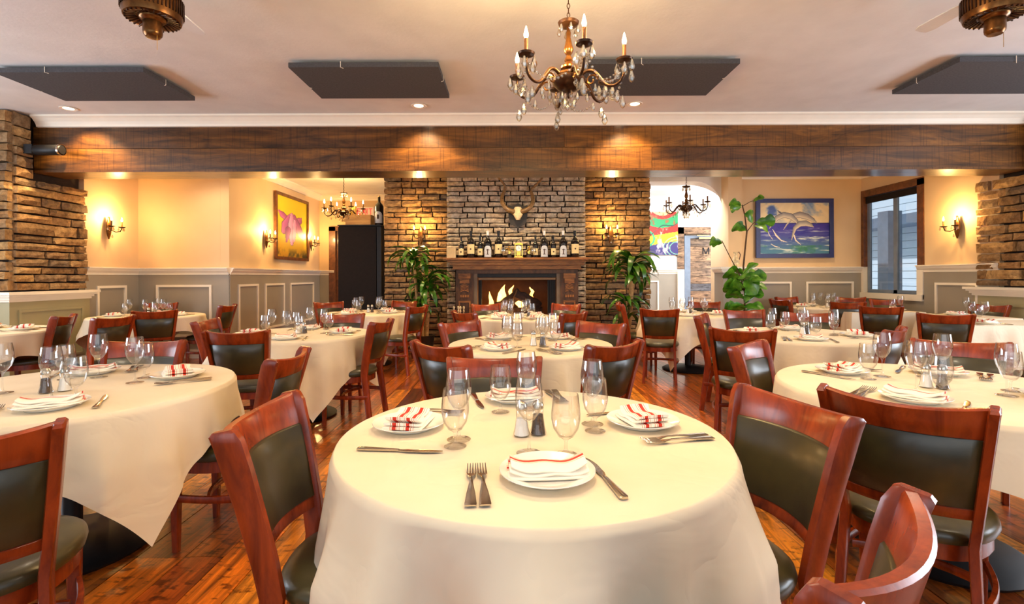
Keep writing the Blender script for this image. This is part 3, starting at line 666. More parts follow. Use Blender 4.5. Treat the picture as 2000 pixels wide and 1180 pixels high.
def abstract(U, V):
    n = vnoise(U * 5, V * 5, 51); n2 = vnoise(U * 9, V * 9, 61); X = U * .64
    r1 = np.hypot(X - .34, V - 1.15); r2 = np.hypot(X - .62, V - .16); r3 = np.hypot(X + .02, V - .38)
    col = np.broadcast_to(L3((196, 40, 30)), U.shape + (3,)).copy()
    col = mixc(col, L3((40, 150, 90)), (np.abs(r1 - .42) < .10) * 1.); col = mixc(col, L3((224, 190, 130)), ((r1 < .24)) * 1.)
    col = mixc(col, L3((150, 90, 50)), np.clip((n2 - .55) * 6, 0, 1) * (V > .7)); col = mixc(col, L3((240, 214, 30)), (V < .48 + .12 * (U - .5)) * (V > .2) * 1.)
    col = mixc(col, L3((60, 50, 110)), (V < .24 + .12 * (U - .3)) * 1.); col = mixc(col, L3((60, 160, 110)), (np.abs(r3 - .2) < .02) * 1.)
    for k in (.14, .2, .26): col = mixc(col, L3((120, 190, 150)), (np.abs(r2 - k) < .008) * 1.)
    col = mixc(col, L3((40, 60, 60)), (np.abs(V - .62 - .3 * (U - .5) + .05 * np.sin(U * 9)) < .012) * 1.)
    col = mixc(col, L3((250, 240, 200)), np.clip((n - .62) * 8, 0, 1) * .8)
    return col
def picture(label, loc, rz, w_, h_, nx, ny, func, fw, fmat, depth=.04):
    t_ = thing('framed_painting', label, 'painting', loc, rz); canvas('canvas', w_ - 2 * fw if fw else w_, h_ - 2 * fw if fw else h_, nx, ny, func, t_)
    if fw:
        a, b = w_ / 2, h_ / 2; m = MB()
        for (x0, x1, z0, z1) in ((-a, a, b - fw, b), (-a, a, -b, -b + fw), (-a, -a + fw, -b + fw, b - fw), (a - fw, a, -b + fw, b - fw)): m.box(x0, x1, -depth * .6, depth * .4, z0, z1)
        obj('frame', m, fmat, t_, 0)
    else: obj('stretcher', MB().box(-w_ / 2, w_ / 2, .002, .035, -h_ / 2, h_ / 2), M['blackmetal'], t_, 0)
    return t_
picture('large blue-framed painting of three leaping dolphins over a blue sea', P(1552, 446, 9.155), 0, 1.43, 1.09, 150, 110, dolphins, .075, M['blueframe'])
picture('tall wood-framed painting of a pink flower on yellow', (-4.47, 10.1, 2.28), PI / 2, 1.5, 1.30, 66, 120, flower, .06, M['casing'])
picture('unframed abstract canvas of red, green and yellow swirls in annex', P(1292, 456, 11.94), 0, .80, 1.04, 60, 80, abstract, 0, None)

# ------------------------------------------------------------------ window in the right wall (opening D 7.9..9.18, z .97..2.8)
wn = struct('window_1', MB().box(XR - .02, XR + .05, 7.80, 7.92, 1.44, 2.82).box(XR - .02, XR + .05, 7.80, 9.19, 2.72, 2.84).box(XR - .02, XR + .05, 9.12, 9.19, 1.44, 2.72), M['casing'])
obj('lower_casing', MB().box(XR - .03, XR + .0, 7.80, 7.92, .9, 1.44).box(XR - .05, XR + .06, 7.80, 9.19, .87, .97).box(XR - .02, XR + .05, 9.13, 9.19, .97, 1.44), M['trim'], wn, 0)
obj('sash', MB().box(XR + .05, XR + .09, 7.92, 7.97, .97, 2.72).box(XR + .05, XR + .09, 9.06, 9.12, .97, 2.72).box(XR + .05, XR + .09, 8.42, 8.50, .97, 2.72).box(XR + .05, XR + .09, 7.97, 9.06, .97, 1.03).box(XR + .04, XR + .09, 7.97, 9.06, 2.62, 2.72), M['sash'], wn, 0)
for a, b in ((7.97, 8.42), (8.50, 9.06)): obj('pane', MB().box(XR + .068, XR + .072, a, b, 1.03, 2.62), M['pane'], wn, 0)
obj('blind', MB().box(XR + .01, XR + .045, 7.93, 9.11, 2.60, 2.71), M['black'], wn, 0)
# outside the window: pale clapboard wall, porch post and roof edge
ow = struct('wall_outside', MB().box(10.5, 10.6, 6, 16, -0.2, 4.0), M['siding'])
for i in range(18): obj('siding_board', MB().box(10.46, 10.5, 6, 16, .0 + i * .2, .185 + i * .2), M['siding'], ow, 0)
struct('wall_outside_roof', MB().box(9.7, 10.5, 5.5, 16, 2.55, 2.8), M['sash'])
struct('ground_outside', MB().box(6.8, 14, 4, 18, -.3, -.2), M['siding'])
pc = thing('porch_post', 'grey porch post outside the window beyond the glass', 'post', (8.7, 11.4, -.2)); obj('shaft', MB().box(-.16, .16, -.16, .16, 0, 2.95), M['sash'], pc, 0); obj('foot', MB().box(-.22, .22, -.22, .22, 0, .2), M['sash'], pc, 0)

# pier, ledge and arch left of the dolphin wall
pi_ = struct('wall_pier', MB().box(3.98, 4.23, 9.1, 9.9, 0, HR), M['wall'])
a0 = MB(); N_ = 8; poly = [(3.98, HR), (3.98, HR - .62)] + [(3.98 - .5 * (1 - math.cos(PI / 2 * i / N_)), HR - .62 + .5 * math.sin(PI / 2 * i / N_)) for i in range(1, N_ + 1)] + [(2.45, HR - .12), (2.45, HR)]
a0.prism(poly, 0, .45); a0.xf(Matrix.Translation((0, 9.85, 0)) @ Matrix.Rotation(PI / 2, 4, 'X')); obj('arch', a0, M['white_wall'], pi_, 0)
led = MB().box(3.72, 4.22, 8.72, 9.1, 0, 1.34); lo = struct('wall_ledge', led, M['wains'])
lc = MB()
for e, z0, z1 in ((.02, 1.34, 1.365), (.045, 1.365, 1.40), (.07, 1.40, 1.44)): lc.box(3.72 - e, 4.24, 8.72 - e, 9.1, z0, z1)
obj('cap', lc, M['trim'], lo, 0)
vs = thing('ceramic_jug', 'small painted ceramic jug with handle on the ledge by dolphin painting', 'jug', (P(1437, D=8.9), 8.9, 1.441))
obj('body', MB().lathe([(0, 0), (.045, 0), (.05, .01), (.068, .06), (.07, .10), (.05, .15), (.028, .19), (.026, .23), (.042, .27), (.036, .268), (.02, .23), (0, .2)], 18), plain('painted_ceramic', srgb(210, 190, 150), .3, 0, .5, 26), vs)
obj('handle', MB().tube([(.026, 0, .25), (.06, 0, .27), (.085, 0, .22), (.066, 0, .13)], .008, 6), M['darkbronze'], vs)

# annex door with barn boards and letter M
dr = struct('door_1', MB().box(4.22, 5.1, 12.03, 12.07, 0, 2.3), M['barn'])
for i in range(12): obj('board', MB().box(4.32, 5.05, 12.0, 12.03, .02 + i * .18, .192 + i * .18), M['barn'], dr, 0)
obj('stile', MB().box(4.18, 4.32, 11.985, 12.03, 0, 2.26).box(4.32, 5.05, 11.985, 12.03, 2.19, 2.26), M['sash'], dr, 0)
mm = MB(); q = .022
def stroke(mb, x0, z0, x1, z1, y, wd, th=.01):
    d = Vector((x1 - x0, 0, z1 - z0)); n = Vector((-d.z, 0, d.x)).normalized() * wd / 2; a = Vector((x0, y, z0)); b = Vector((x1, y, z1))
    mb.loft([[a + n, a + n + Vector((0, -th, 0)), a - n + Vector((0, -th, 0)), a - n], [b + n, b + n + Vector((0, -th, 0)), b - n + Vector((0, -th, 0)), b - n]])
for s in ((4.63, 1.80, 4.63, 1.97), (4.63, 1.97, 4.70, 1.82), (4.70, 1.82, 4.77, 1.97), (4.77, 1.97, 4.77, 1.80)): stroke(mm, *s, 12.0, q)
obj('letter', mm, M['blackmetal'], dr, 0)
obj('door_closer', MB().box(4.50, 4.82, 11.9, 11.98, 2.17, 2.22).box(4.42, 4.72, 11.82, 11.85, 2.24, 2.26), M['steel'], dr, 0)
obj('casing', MB().box(4.0, 4.16, 11.96, 12.0, 1.44, 2.46).box(4.0, 5.2, 11.96, 12.0, 2.3, 2.46), M['barn'], dr, 0)
obj('lower_casing', MB().box(4.0, 4.16, 11.95, 12.0, 0, 1.44), M['trim'], dr, 0)
# left back doorway
d2 = struct('door_2', MB().box(-4.15, -3.15, 11.62, 11.66, 0, 2.38), M['casing'])
obj('casing', MB().box(-4.27, -4.12, 11.55, 11.6, 0, 2.46).box(-4.27, -3.05, 11.55, 11.6, 2.36, 2.46), M['casing'], d2, 0)
# exit sign
ex = thing('exit_sign', 'exit sign with red letters on the back wall above the black cabinet', 'sign', (P(712, D=11.5), 11.5, CH + (541 - 413) * 11.5 / F))
obj('plate', MB().box(-.21, .21, 0, .05, -.10, .10), M['white_wall'], ex, 0)
em = MB()
for s in ((-.16, -.07, -.16, .07), (-.16, .06, -.08, .06), (-.16, 0, -.09, 0), (-.16, -.06, -.08, -.06), (-.05, -.07, .03, .07), (.03, -.07, -.05, .07), (.065, -.07, .065, .07), (.10, .06, .19, .06), (.145, -.07, .145, .06)): stroke(em, *s, 0, .02, .008)
obj('letters', em, M['red'], ex, 0)

# ------------------------------------------------------------------ black cabinet and things on top
bc = thing('black_cabinet', 'tall black cabinet standing left of the stone chimney', 'cabinet', (-2.84, 9.25, 0))
obj('body', MB().box(-.40, .40, .02, .5, 0.04, 2.24), M['black'], bc, 0)
obj('door', MB().box(-.40, .31, -.02, .02, .06, 2.22), M['black'], bc, 0)
obj('side_strip', MB().box(.32, .40, -.015, .02, .06, 2.22), M['blackmetal'], bc, 0)
obj('top_rim', MB().box(-.41, .41, -.025, .5, 2.24, 2.26), M['blackmetal'], bc, 0)
CT = 2.262
cr = thing('wooden_crate', 'pale pine wine crate lying on top of the black cabinet', 'crate', (P(704, D=9.4), 9.4, CT))
for i in range(2): obj('slat', MB().box(-.235, .235, -.14, -.125, .0 + i * .098, .094 + i * .098), M['pine'], cr, 0)
obj('body', MB().box(-.235, .235, -.124, .14, 0, .192), M['pine'], cr, 0)
gb = thing('gift_box', 'small upright yellow box on the pine crate', 'box', (P(690, D=9.4), 9.4, CT + .193)); obj('body', MB().box(-.055, .055, -.05, .05, 0, .16), plain('yellow_card', srgb(222, 180, 86), .6), gb, 0); obj('lid', MB().box(-.057, .057, -.052, .052, .16, .172), plain('yellow_lid', srgb(232, 196, 110), .6), gb, 0)
bb = thing('giant_wine_bottle', 'giant dark wine bottle with white arched label on the black cabinet', 'bottle', (P(741, D=9.42), 9.42, CT))
r_, h = .085, .54
obj('body', MB().lathe([(0, 0), (r_, 0), (r_, .36), (r_ * .8, .40), (r_ * .35, .44), (r_ * .3, .46), (r_ * .3, h), (0, h)], 20), M['bottle'], bb)
obj('cork', MB().lathe([(0, h), (.02, h), (.02, h + .025), (0, h + .025)], 12), M['pine'], bb)
m = MB(); n = 10; ps = []
for i in range(n + 1):
    a = -PI / 2 + 1.0 * (i / n * 2 - 1); tp = .04 + .22 * (.65 + .35 * math.sqrt(max(0, 1 - (i / n * 2 - 1) ** 2))); ps += [(math.cos(a) * (r_ + .002), math.sin(a) * (r_ + .002), .04), (math.cos(a) * (r_ + .002), math.sin(a) * (r_ + .002), tp)]
m.pts(ps); m.f += [(2 * i, 2 * i + 2, 2 * i + 3, 2 * i + 1) for i in range(n)]
lb = obj('label', m, M['whitelabel'], bb); obj('emblem', MB().box(-.02, .02, -r_ - .006, -r_ - .003, .12, .2), M['ink'], lb, 0)

# ------------------------------------------------------------------ speaker on the beam end
sp = thing('wall_speaker', 'small black cylinder speaker clamped at the left end of the beam', 'speaker', P(96, 293, 6.02))
m = MB().lathe([(0, -.17), (.05, -.17), (.062, -.15), (.062, .15), (.055, .16), (.05, .165), (0, .165)], 20); m.xf(Matrix.Rotation(PI / 2, 4, 'Y')); obj('body', m, M['blackmetal'], sp)
m = MB().lathe([(.064, -.01), (.068, -.01), (.068, .01), (.064, .01)], 20, closed=True); m.xf(Matrix.Translation((.15, 0, 0)) @ Matrix.Rotation(PI / 2, 4, 'Y')); obj('ring', m, M['steel'], sp)
obj('bracket', MB().box(-.26, -.16, -.05, .05, -.05, .06), M['blackmetal'], sp, 0)

# ------------------------------------------------------------------ acoustic panels on the ceiling
for lab, (x0, x1, y0, y1) in zip(('dark grey acoustic panel at far left of ceiling', 'dark grey acoustic ceiling panel left of the front chandelier', 'dark grey acoustic ceiling panel right behind the front chandelier', 'dark grey acoustic panel at far right of ceiling'), ((-4.86, -3.45, 4.64, 5.4), (-2.05, -.67, 4.55, 5.35), (.70, 2.08, 4.5, 5.3), (4.06, 5.5, 4.48, 5.28))):
    t_ = thing('acoustic_panel', lab, 'panel', ((x0 + x1) / 2, (y0 + y1) / 2, 3.215), 0, 'acoustic panels on the ceiling'); a, b = (x1 - x0) / 2, (y1 - y0) / 2
    obj('felt', MB().box(-a, a, -b, b, 0, .045), M['panel'], t_, 0)
    for sx, sy in ((-.3, -1), (1, -.2), (-1, .2)):
        px_, py_ = (sx * a, -b) if sy == -1 else (sx * a, sy * b)
        obj('clip', MB().tube([(px_, py_ - (.008 if sy == -1 else 0), .05), (px_ + .0, py_ - (.008 if sy == -1 else 0), -.004), (px_ + (0.02 if sx < 0 else -.02), py_ + .012, -.006)], .003, 5), M['trim'], t_)
# downlights
dp = thing('recessed_downlight', 'x', 'downlight')
obj('trim_ring', MB().lathe([(.055, -.002), (.085, -.006), (.09, .0), (.055, .012)], 24, closed=True), M['trim'], dp)
obj('lens', MB().lathe([(0, .006), (.056, .006)], 20), M['can'], dp)
for px, py, lab in ((135, 208, 'recessed ceiling downlight over the left stone pillar'), (819, 205, 'recessed ceiling downlight left of the front chandelier'), (1241, 203, 'recessed ceiling downlight right of the front chandelier')):
    D = (H - CH) * F / (HY - py); x = P(px, D=D); inst(dp, (x, D, H - .006), 0, lab, 'recessed downlights before the beam')
    lamp('downlight', 'SPOT', (x, D, H - .03), 110, WARM, .05, (x, D + .16, 2.4), 110, .5)
for x, y, e in ((-5, 3.0, 90), (-2.2, 3.2, 95), (2.2, 3.2, 95), (5, 3.0, 90), (-2.3, .6, 75), (0, .9, 66), (2.3, .6, 75), (-5, .4, 70), (5, .4, 70)): lamp('downlight', 'SPOT', (x, y, H - .03), e, (1, .82, .58), .09, (x, y, 0), 130, .7)
for x, y, e in ((-4.6, 7.2, 60), (-1.9, 7.6, 70), (0, 7.5, 130), (2.1, 7.5, 70), (4.9, 8.0, 90), (-3.2, 10.2, 60)): lamp('downlight', 'SPOT', (x, y, HR - .03), e, (1, .74, .42), .09, (x, y, 0), 130, .7)

# ------------------------------------------------------------------ ceiling fans
def fan(x, y, lab):
    t_ = thing('ceiling_fan', lab, 'fan', (x, y, 2.89), 0, 'ceiling fans'); t_.scale = (.78, .78, 1.08)
    R = .21
    obj('canopy', MB().lathe([(.06, .22), (.11, .36), (0, .36)], 24), M['bronze'], t_)
    obj('motor', MB().lathe([(0, .06), (.09, .05), (.17, .03), (.2, .035), (R, .06), (R + .005, .12), (R, .17), (.15, .23), (0, .25)], 40), M['bronze'], t_)
    m = MB()
    for k in range(48):
        a = 2 * PI * k / 48; c, s = math.cos(a), math.sin(a); m.loft([rsec((c * (R + .004), s * (R + .004), z), (-s * .005, c * .005, 0), (c * .005, s * .005, 0)) for z in (.07, .16)])
    obj('flute_band', m, M['darkbronze'], t_, 0)
    m = MB()
    for k in range(28):
        a = 2 * PI * k / 28; c, s = math.cos(a), math.sin(a); m.loft([rsec((c * r, s * r, zz), (-s * .005, c * .005, 0), (0, 0, .006)) for r, zz in ((.11, .045), (.19, .03))])
    obj('vent_grille', m, M['darkbronze'], t_, 0)
    obj('switch_housing', MB().lathe([(0, -.075), (.05, -.07), (.066, -.055), (.07, -.04), (.068, .02), (.09, .03), (.10, .045), (.10, .06), (0, .06)], 28), M['bronze'], t_)
    obj('pull_chain', MB().tube([(.05, -.02, -.06), (.05, -.02, -.15)], .002, 5), M['brass'], t_)
    bm_ = MB()
    pts = [(.24, -.055), (.30, -.065), (.62, -.075), (.68, -.055), (.69, 0), (.68, .055), (.62, .075), (.30, .065), (.24, .055)]
    bm_.prism(pts, 0, .008)
    me = bm_.mesh('blade', M['ceil'], 0)
    for k in range(4): link('blade', me, t_, (0, 0, .19), (.12, 0, math.radians(90 * k + 4)))
    m = MB().box(.15, .27, -.02, .02, -.004, .004); me2 = m.mesh('blade_iron', M['darkbronze'], 0)
    for k in range(4): link('blade_iron', me2, t_, (0, 0, .188), (.0, 0, math.radians(90 * k + 4)))
fan(P(300, D=3.15), 3.15, 'bronze ceiling fan motor with pull chain at upper left')
fan(P(1945, D=3.15), 3.15, 'bronze ceiling fan at upper right corner of the ceiling')

# ------------------------------------------------------------------ chandeliers and sconces
drop = MB().lathe([(0, 0), (.004, -.004), (.010, -.022), (.013, -.034), (.008, -.046), (0, -.052)], 6).mesh('crystal_drop', M['crystal'], 0)
bead = lambda mb, p, r: mb.lathe([(0, -r), (r * .8, -r * .5), (r, 0), (r * .8, r * .5), (0, r)], 6, *p)
candle_me = MB().lathe([(.0, 0), (.014, 0), (.014, .012), (.0105, .014), (.0105, .085), (0, .085)], 12).mesh('candle_sleeve', M['sleeve'], 35)
bulb_me = MB().lathe([(0, 0), (.007, .0), (.012, .014), (.0125, .022), (.008, .042), (.003, .062), (0, .068)], 10).mesh('bulb', M['bulb'], 60)
bob_me = MB().lathe([(0, 0), (.02, 0), (.042, .008), (.046, .018), (.04, .016), (.02, .010), (0, .012)], 16).mesh('bobeche', M['darkbronze'], 35)
def chandelier(loc, R, arms, phase, chain, lab, unlit=(), dens=1.0, energy=12, nocandle=()):
    t_ = thing('chandelier', lab, 'chandelier', loc); r = random.Random(int(R * 1000)); k = R / .32
    S = lambda prof: [(a * k, b * k) for a, b in prof]
    obj('column', MB().lathe(S([(0, .33), (.012, .33), (.01, .30), (.014, .285), (.012, .26), (.022, .215), (.028, .19), (.02, .17), (.012, .16), (.02, .145), (.024, .13), (.018, .12), (.03, .105), (.045, .095), (.045, .085), (.02, .08), (.03, .07), (.07, .055), (.078, .04), (0, .03)]), 20), M['bronze'], t_)
    obj('bowl', MB().lathe(S([(0, .045), (.075, .04), (.095, .02), (.09, .0), (.06, -.03), (.03, -.045), (.012, -.05), (.014, -.062), (.006, -.08), (0, -.085)]), 24), M['darkbronze'], t_)
    obj('crown_dish', MB().lathe(S([(0, .32), (.03, .318), (.055, .33), (.06, .345), (.03, .338), (.012, .355), (0, .38)]), 16), M['darkbronze'], t_)
    m = MB(); z = .37 * k; i = 0
    while z < chain:
        a = i % 2; hh = .032 * k
        m.tube([(math.cos(q_) * .008 * k * (1 - a), math.cos(q_) * .008 * k * a, z + hh / 2 + math.sin(q_) * hh / 2) for q_ in [2 * PI * j / 8 for j in range(8)]], .0025 * k, 5, True); z += hh * .82; i += 1
    obj('chain', m, M['darkbronze'], t_)
    obj('canopy', MB().lathe([(0, chain - .05), (.02, chain - .045), (.055, chain - .01), (.06, chain), (0, chain)], 20), M['darkbronze'], t_)
    ap0 = [(.06, .03), (.10, .055), (.14, .05), (.175, .01), (.21, -.035), (.255, -.045), (.295, -.02), (.31, .03), (.31, .07)]; ap = []
    for i_ in range(len(ap0) - 1):
        p0, p1, p2, p3 = [Vector(ap0[max(0, min(len(ap0) - 1, i_ + d_))]) for d_ in (-1, 0, 1, 2)]
        for f_ in (0, .33, .66): ap.append(tuple(.5 * ((2 * p1) + (p2 - p0) * f_ + (2 * p0 - 5 * p1 + 4 * p2 - p3) * f_ ** 2 + (3 * p1 - p0 - 3 * p2 + p3) * f_ ** 3)))
    ap.append(ap0[-1])
    for j in range(arms):
        an = math.radians(phase) + 2 * PI * j / arms; c, s = math.cos(an), math.sin(an)
        W = lambda a, b: (c * a * k, s * a * k, b * k)
        arm = obj('arm', MB().tube([W(a, b) for a, b in ap], [(.011 - .004 * i_ / (len(ap) - 1)) * k for i_ in range(len(ap))], 8), M['darkbronze'], t_, 60)
        sc_ = [W(.13 + .035 * math.cos(q_) * (1 - q_ / 9), .0 + .035 * math.sin(q_) * (1 - q_ / 9)) for q_ in [x * .55 for x in range(13)]]
        obj('scroll', MB().tube(sc_, .005 * k, 6), M['bronze'], arm, 60)
        link('bobeche', bob_me, t_, W(.31, .07), None, (k, k, k))
        if j not in nocandle:
            link('candle_sleeve', candle_me, t_, W(.31, .08), None, (k, k, k))
            if j not in unlit: link('bulb', bulb_me, t_, W(.31, .165), None, (k, k, k))
        for q_ in range(max(3, int(6 * dens))):
            b = q_ * 2 * PI / max(3, int(6 * dens)) + .3; L = r.choice([0, .02, .045]); x, y, zz = c * .31 * k + math.cos(b) * .044 * k, s * .31 * k + math.sin(b) * .044 * k, (.08 - L) * k
            link('crystal_drop', drop, t_, (x, y, zz), None, (k * 1.35,) * 3)
        for q_, L in ((0, .05), (1, .085)):
            if dens >= 1: link('crystal_drop', drop, t_, W(.27 + .03 * q_, -.02 - L), None, (k * 1.4,) * 3)
        link('crystal_drop', drop, t_, W(.15, -.02), None, (k, k, k)); link('crystal_drop', drop, t_, W(.2, -.06), None, (k, k, k))
        link('crystal_drop', drop, t_, W(.055, .325), None, (k, k, k)); link('crystal_drop', drop, t_, W(.05, -.05), None, (k, k, k)); link('crystal_drop', drop, t_, W(.03, -.09), None, (k, k, k))
        an2 = an + 2 * PI / arms; m = MB()
        pa = Vector((c * .31, s * .31, .06)) * k; pb = Vector((math.cos(an2) * .31, math.sin(an2) * .31, .06)) * k; nb = int(16 * dens)
        for q_ in range(nb + 1):
            f_ = q_ / nb; p = pa.lerp(pb, f_); p.z -= .13 * k * 4 * f_ * (1 - f_); bead(m, p, .008 * k)
        pc_ = Vector((c * .05, s * .05, .33)) * k; pa2 = Vector((c * .10, s * .10, .05)) * k
        if dens >= 1:
            for q_ in range(12): f_ = q_ / 11; p = pa2.lerp(pa, f_); p.z -= .06 * k * 4 * f_ * (1 - f_) - .0; bead(m, p, .007 * k)
        obj('bead_string', m, M['crystal'], t_, 0)
    return t_
CHL = (P(1112, D=2.7), 2.7, 2.335)
chandelier(CHL, .31, 6, -22, H - 2.335, 'large bronze crystal chandelier hanging over the front tables', (), 1.0, nocandle=(1 + 0,) if False else (1, 2))
for j in (0, 3, 4, 5):
    an = math.radians(-22 + 60 * j); lamp('chandelier_light', 'POINT', (CHL[0] + math.cos(an) * .3, CHL[1] + math.sin(an) * .3, CHL[2] + .20), 30, (1.0, 0.66, 0.26), .02)
c2 = (P(672, D=9.3), 9.3, CH + (541 - 417) * 9.3 / F)
chandelier(c2, .36, 6, 10, HR - c2[2], 'lit crystal chandelier hanging left of the chimney near black cabinet', (), .6)
lamp('chandelier_light', 'POINT', (c2[0], c2[1], c2[2] + .3), 45, WARM2, .12)
c3 = (P(1341, D=8.3), 8.3, CH + (538 - 408) * 8.3 / F)
chandelier(c3, .36, 6, 20, HR - c3[2], 'unlit crystal chandelier hanging right of the chimney before annex', (0, 1, 2, 3, 4, 5), .6)

def sconce(loc, rz, lab):
    """local: plate in the xz plane, arms to -y"""
    t_ = thing('wall_sconce', lab, 'sconce', loc, rz, 'two-candle wall sconces')
    m = MB().lathe([(0, -.17), (.012, -.165), (.02, -.14), (.03, -.12), (.045, -.06), (.05, 0), (.042, .07), (.025, .12), (.018, .135), (.02, .15), (0, .165)], 16); m.xf(Matrix.Diagonal((1, .4, 1, 1))); obj('backplate', m, M['bronze'], t_)
    for s in (-1, 1):
        arm = obj('arm', MB().tube([(s * .02, -.01, -.03), (s * .05, -.06, -.06), (s * .085, -.10, -.05), (s * .095, -.115, 0)], .007, 8), M['darkbronze'], t_)
        link('bobeche', bob_me, t_, (s * .095, -.115, .0)); link('candle_sleeve', candle_me, t_, (s * .095, -.115, .01)); link('bulb', bulb_me, t_, (s * .095, -.115, .095))
        for q_ in range(3): link('crystal_drop', drop, t_, (s * .095 + math.cos(q_ * 2.1) * .04, -.115 + math.sin(q_ * 2.1) * .04, .005))
    link('crystal_drop', drop, t_, (0, -.05, -.1))
    d = Matrix.Rotation(rz, 3, 'Z') @ Vector((0, -.13, .16)); lamp('sconce_light', 'POINT', Vector(loc) + d, 19, WARM2, .035)
sconce((-5.90, 7.25, 2.02), PI / 2, 'lit two-candle sconce on the left alcove wall beside stone pillar')
sconce((-4.46, 9.0, 1.98), PI / 2, 'lit two-candle sconce left of the pink flower painting')
sconce((-4.46, 11.0, 2.03), PI / 2, 'lit two-candle sconce right of the pink flower painting')
sconce((P(822, D=8.78), 8.78, 2.02), 0, 'lit two-candle sconce on stone left of the mantel')
sconce((P(1193, D=8.78), 8.78, 2.02), 0, 'lit two-candle sconce on stone right of the mantel')
sconce((6.44, 7.16, 1.98), -PI / 2, 'lit two-candle sconce on the wall right of the window')

# ------------------------------------------------------------------ plants
def strap_leaf(L, W, droop):
    m = MB(); n = 7; k = 0; pts = []
    for i in range(n + 1):
        t_ = i / n; a = .9 - droop * t_; 
        pts.append(t_)
    x = 0; z = 0; ang = 1.0; rows_ = []
    for i in range(n + 1):
        wd = W * math.sin(PI * min(1, .12 + .88 * i / n)) ** .7 * .5 + .001
        rows_.append([(x, -wd, z + wd * .25), (x, 0, z), (x, wd, z + wd * .25)]); ang -= droop / n; x += L / n * math.cos(ang); z += L / n * math.sin(ang)
    for r in rows_: m.pts(r)
    for i in range(n):
        for j in range(2): m.f.append((3 * i + j, 3 * i + 3 + j, 3 * i + 4 + j, 3 * i + 1 + j))
    return m
LV = [strap_leaf(.46, .078, 1.9).mesh('leaf', M['leaf'], 60), strap_leaf(.54, .085, 2.3).mesh('leaf', M['leaf'], 60), strap_leaf(.42, .07, 1.5).mesh('leaf', M['leaf'], 60), strap_leaf(.52, .08, 2.7).mesh('leaf', M['leaf'], 60)]
def corn_plant(loc, canes, lab, seed):
    t_ = thing('corn_plant', lab, 'plant', loc); r = random.Random(seed)
    obj('pot', MB().lathe([(0, 0), (.13, 0), (.15, .02), (.19, .30), (.2, .32), (.175, .32), (.17, .29), (0, .29)], 24), M['pot'], t_)
    obj('soil', MB().lathe([(0, .30), (.172, .297)], 16), M['soil'], t_)
    for (x, y, xt, yt, h_, rad, nl, spread) in canes:
        cn = obj('cane', MB().tube([(x, y, .25), ((x + xt) / 2 + .01, (y + yt) / 2, h_ * .5), (xt, yt, h_)], [rad, rad * .95, rad * .9], 10), M['cane'], t_, 60)
        for i in range(nl):
            a = i * 2.4 + r.uniform(-.3, .3); zz = h_ - r.uniform(-.03, .30) * spread; s = r.uniform(.7, 1.05) * spread
            o = link('leaf', r.choice(LV), t_, (xt + math.cos(a) * rad * .8, yt + math.sin(a) * rad * .8, zz), (r.uniform(-.3, .3), r.uniform(-.35, .25), a), (s, s, s))
corn_plant((P(826, D=8.2), 8.2, 0), [(-.06, .05, -.17, .08, 1.64, .028, 42, 1.1), (.05, .0, .07, .02, 1.28, .038, 46, 1.15), (0, -.05, -.02, -.06, .86, .025, 26, .95)], 'potted corn plant with drooping leaves left of the fireplace', 5)
corn_plant((P(1225, D=8.25), 8.25, 0), [(.0, .0, .10, .05, 1.52, .042, 60, 1.3), (-.06, -.03, -.02, -.04, .86, .028, 34, 1.0)], 'potted corn plant with yellowing leaves right of the fireplace', 9)
# fiddle-leaf fig
def fig_leaf():
    m = MB(); n = 7; prof = [.012, .05, .065, .055, .085, .105, .085, .02]
    for i in range(n + 1):
        x = .03 + .27 * i / n; z = .06 * math.sin(i / n * 2.2) - .03 * i / n; w_ = prof[i]; m.pts([(x, -w_, z + w_ * .22), (x, -w_ * .5, z + w_ * .02), (x, 0, z), (x, w_ * .5, z + w_ * .02), (x, w_, z + w_ * .22)])
    for i in range(n):
        for j in range(4): m.f.append((5 * i + j, 5 * i + 5 + j, 5 * i + 6 + j, 5 * i + 1 + j))
    m.tube([(0, 0, 0), (.04, 0, 0)], .004, 5); return m.mesh('leaf', M['figleaf'], 60)
fg = thing('fiddle_leaf_fig', 'fiddle-leaf fig with bare upper stems before the dolphin painting', 'plant', (P(1447, D=7.9), 7.9, 0))
FL = fig_leaf(); rr = random.Random(4)
obj('pot', MB().lathe([(0, 0), (.14, 0), (.18, .28), (.19, .3), (.165, .3), (.16, .27), (0, .27)], 24), M['pot'], fg); obj('soil', MB().lathe([(0, .28), (.165, .275)], 16), M['soil'], fg)
def fp_(px, py, dy=0): p = Vector(P(px, py, 7.9 + dy)); return p - fg.location
def limb(pp, r0, r1):
    q = [fp_(*p) for p in pp]; obj('branch', MB().tube(q, [r0 + (r1 - r0) * i / (len(q) - 1) for i in range(len(q))], 8), M['bark'], fg, 60)
limb([(1450, 700), (1452, 640), (1455, 580), (1452, 520), (1459, 453), (1455, 420), (1450, 400)], .02, .009)
limb([(1456, 580), (1446, 540), (1425, 500), (1410, 470)], .010, .006); limb([(1459, 453), (1470, 438), (1474, 434)], .008, .005); limb([(1452, 402), (1466, 394), (1478, 390)], .006, .004)
def place_leaf(px, py, aim_x, aim_z, s=1.0, dy=0.0, tilt=0.0):
    d = Vector((aim_x, rr.uniform(-.5, .2), aim_z)).normalized(); q = d.to_track_quat('X', 'Z')
    o = link('leaf', FL, fg, fp_(px, py, dy), None, (s, s, s)); o.rotation_euler = (q @ Matrix.Rotation(tilt, 4, 'X').to_quaternion()).to_euler()
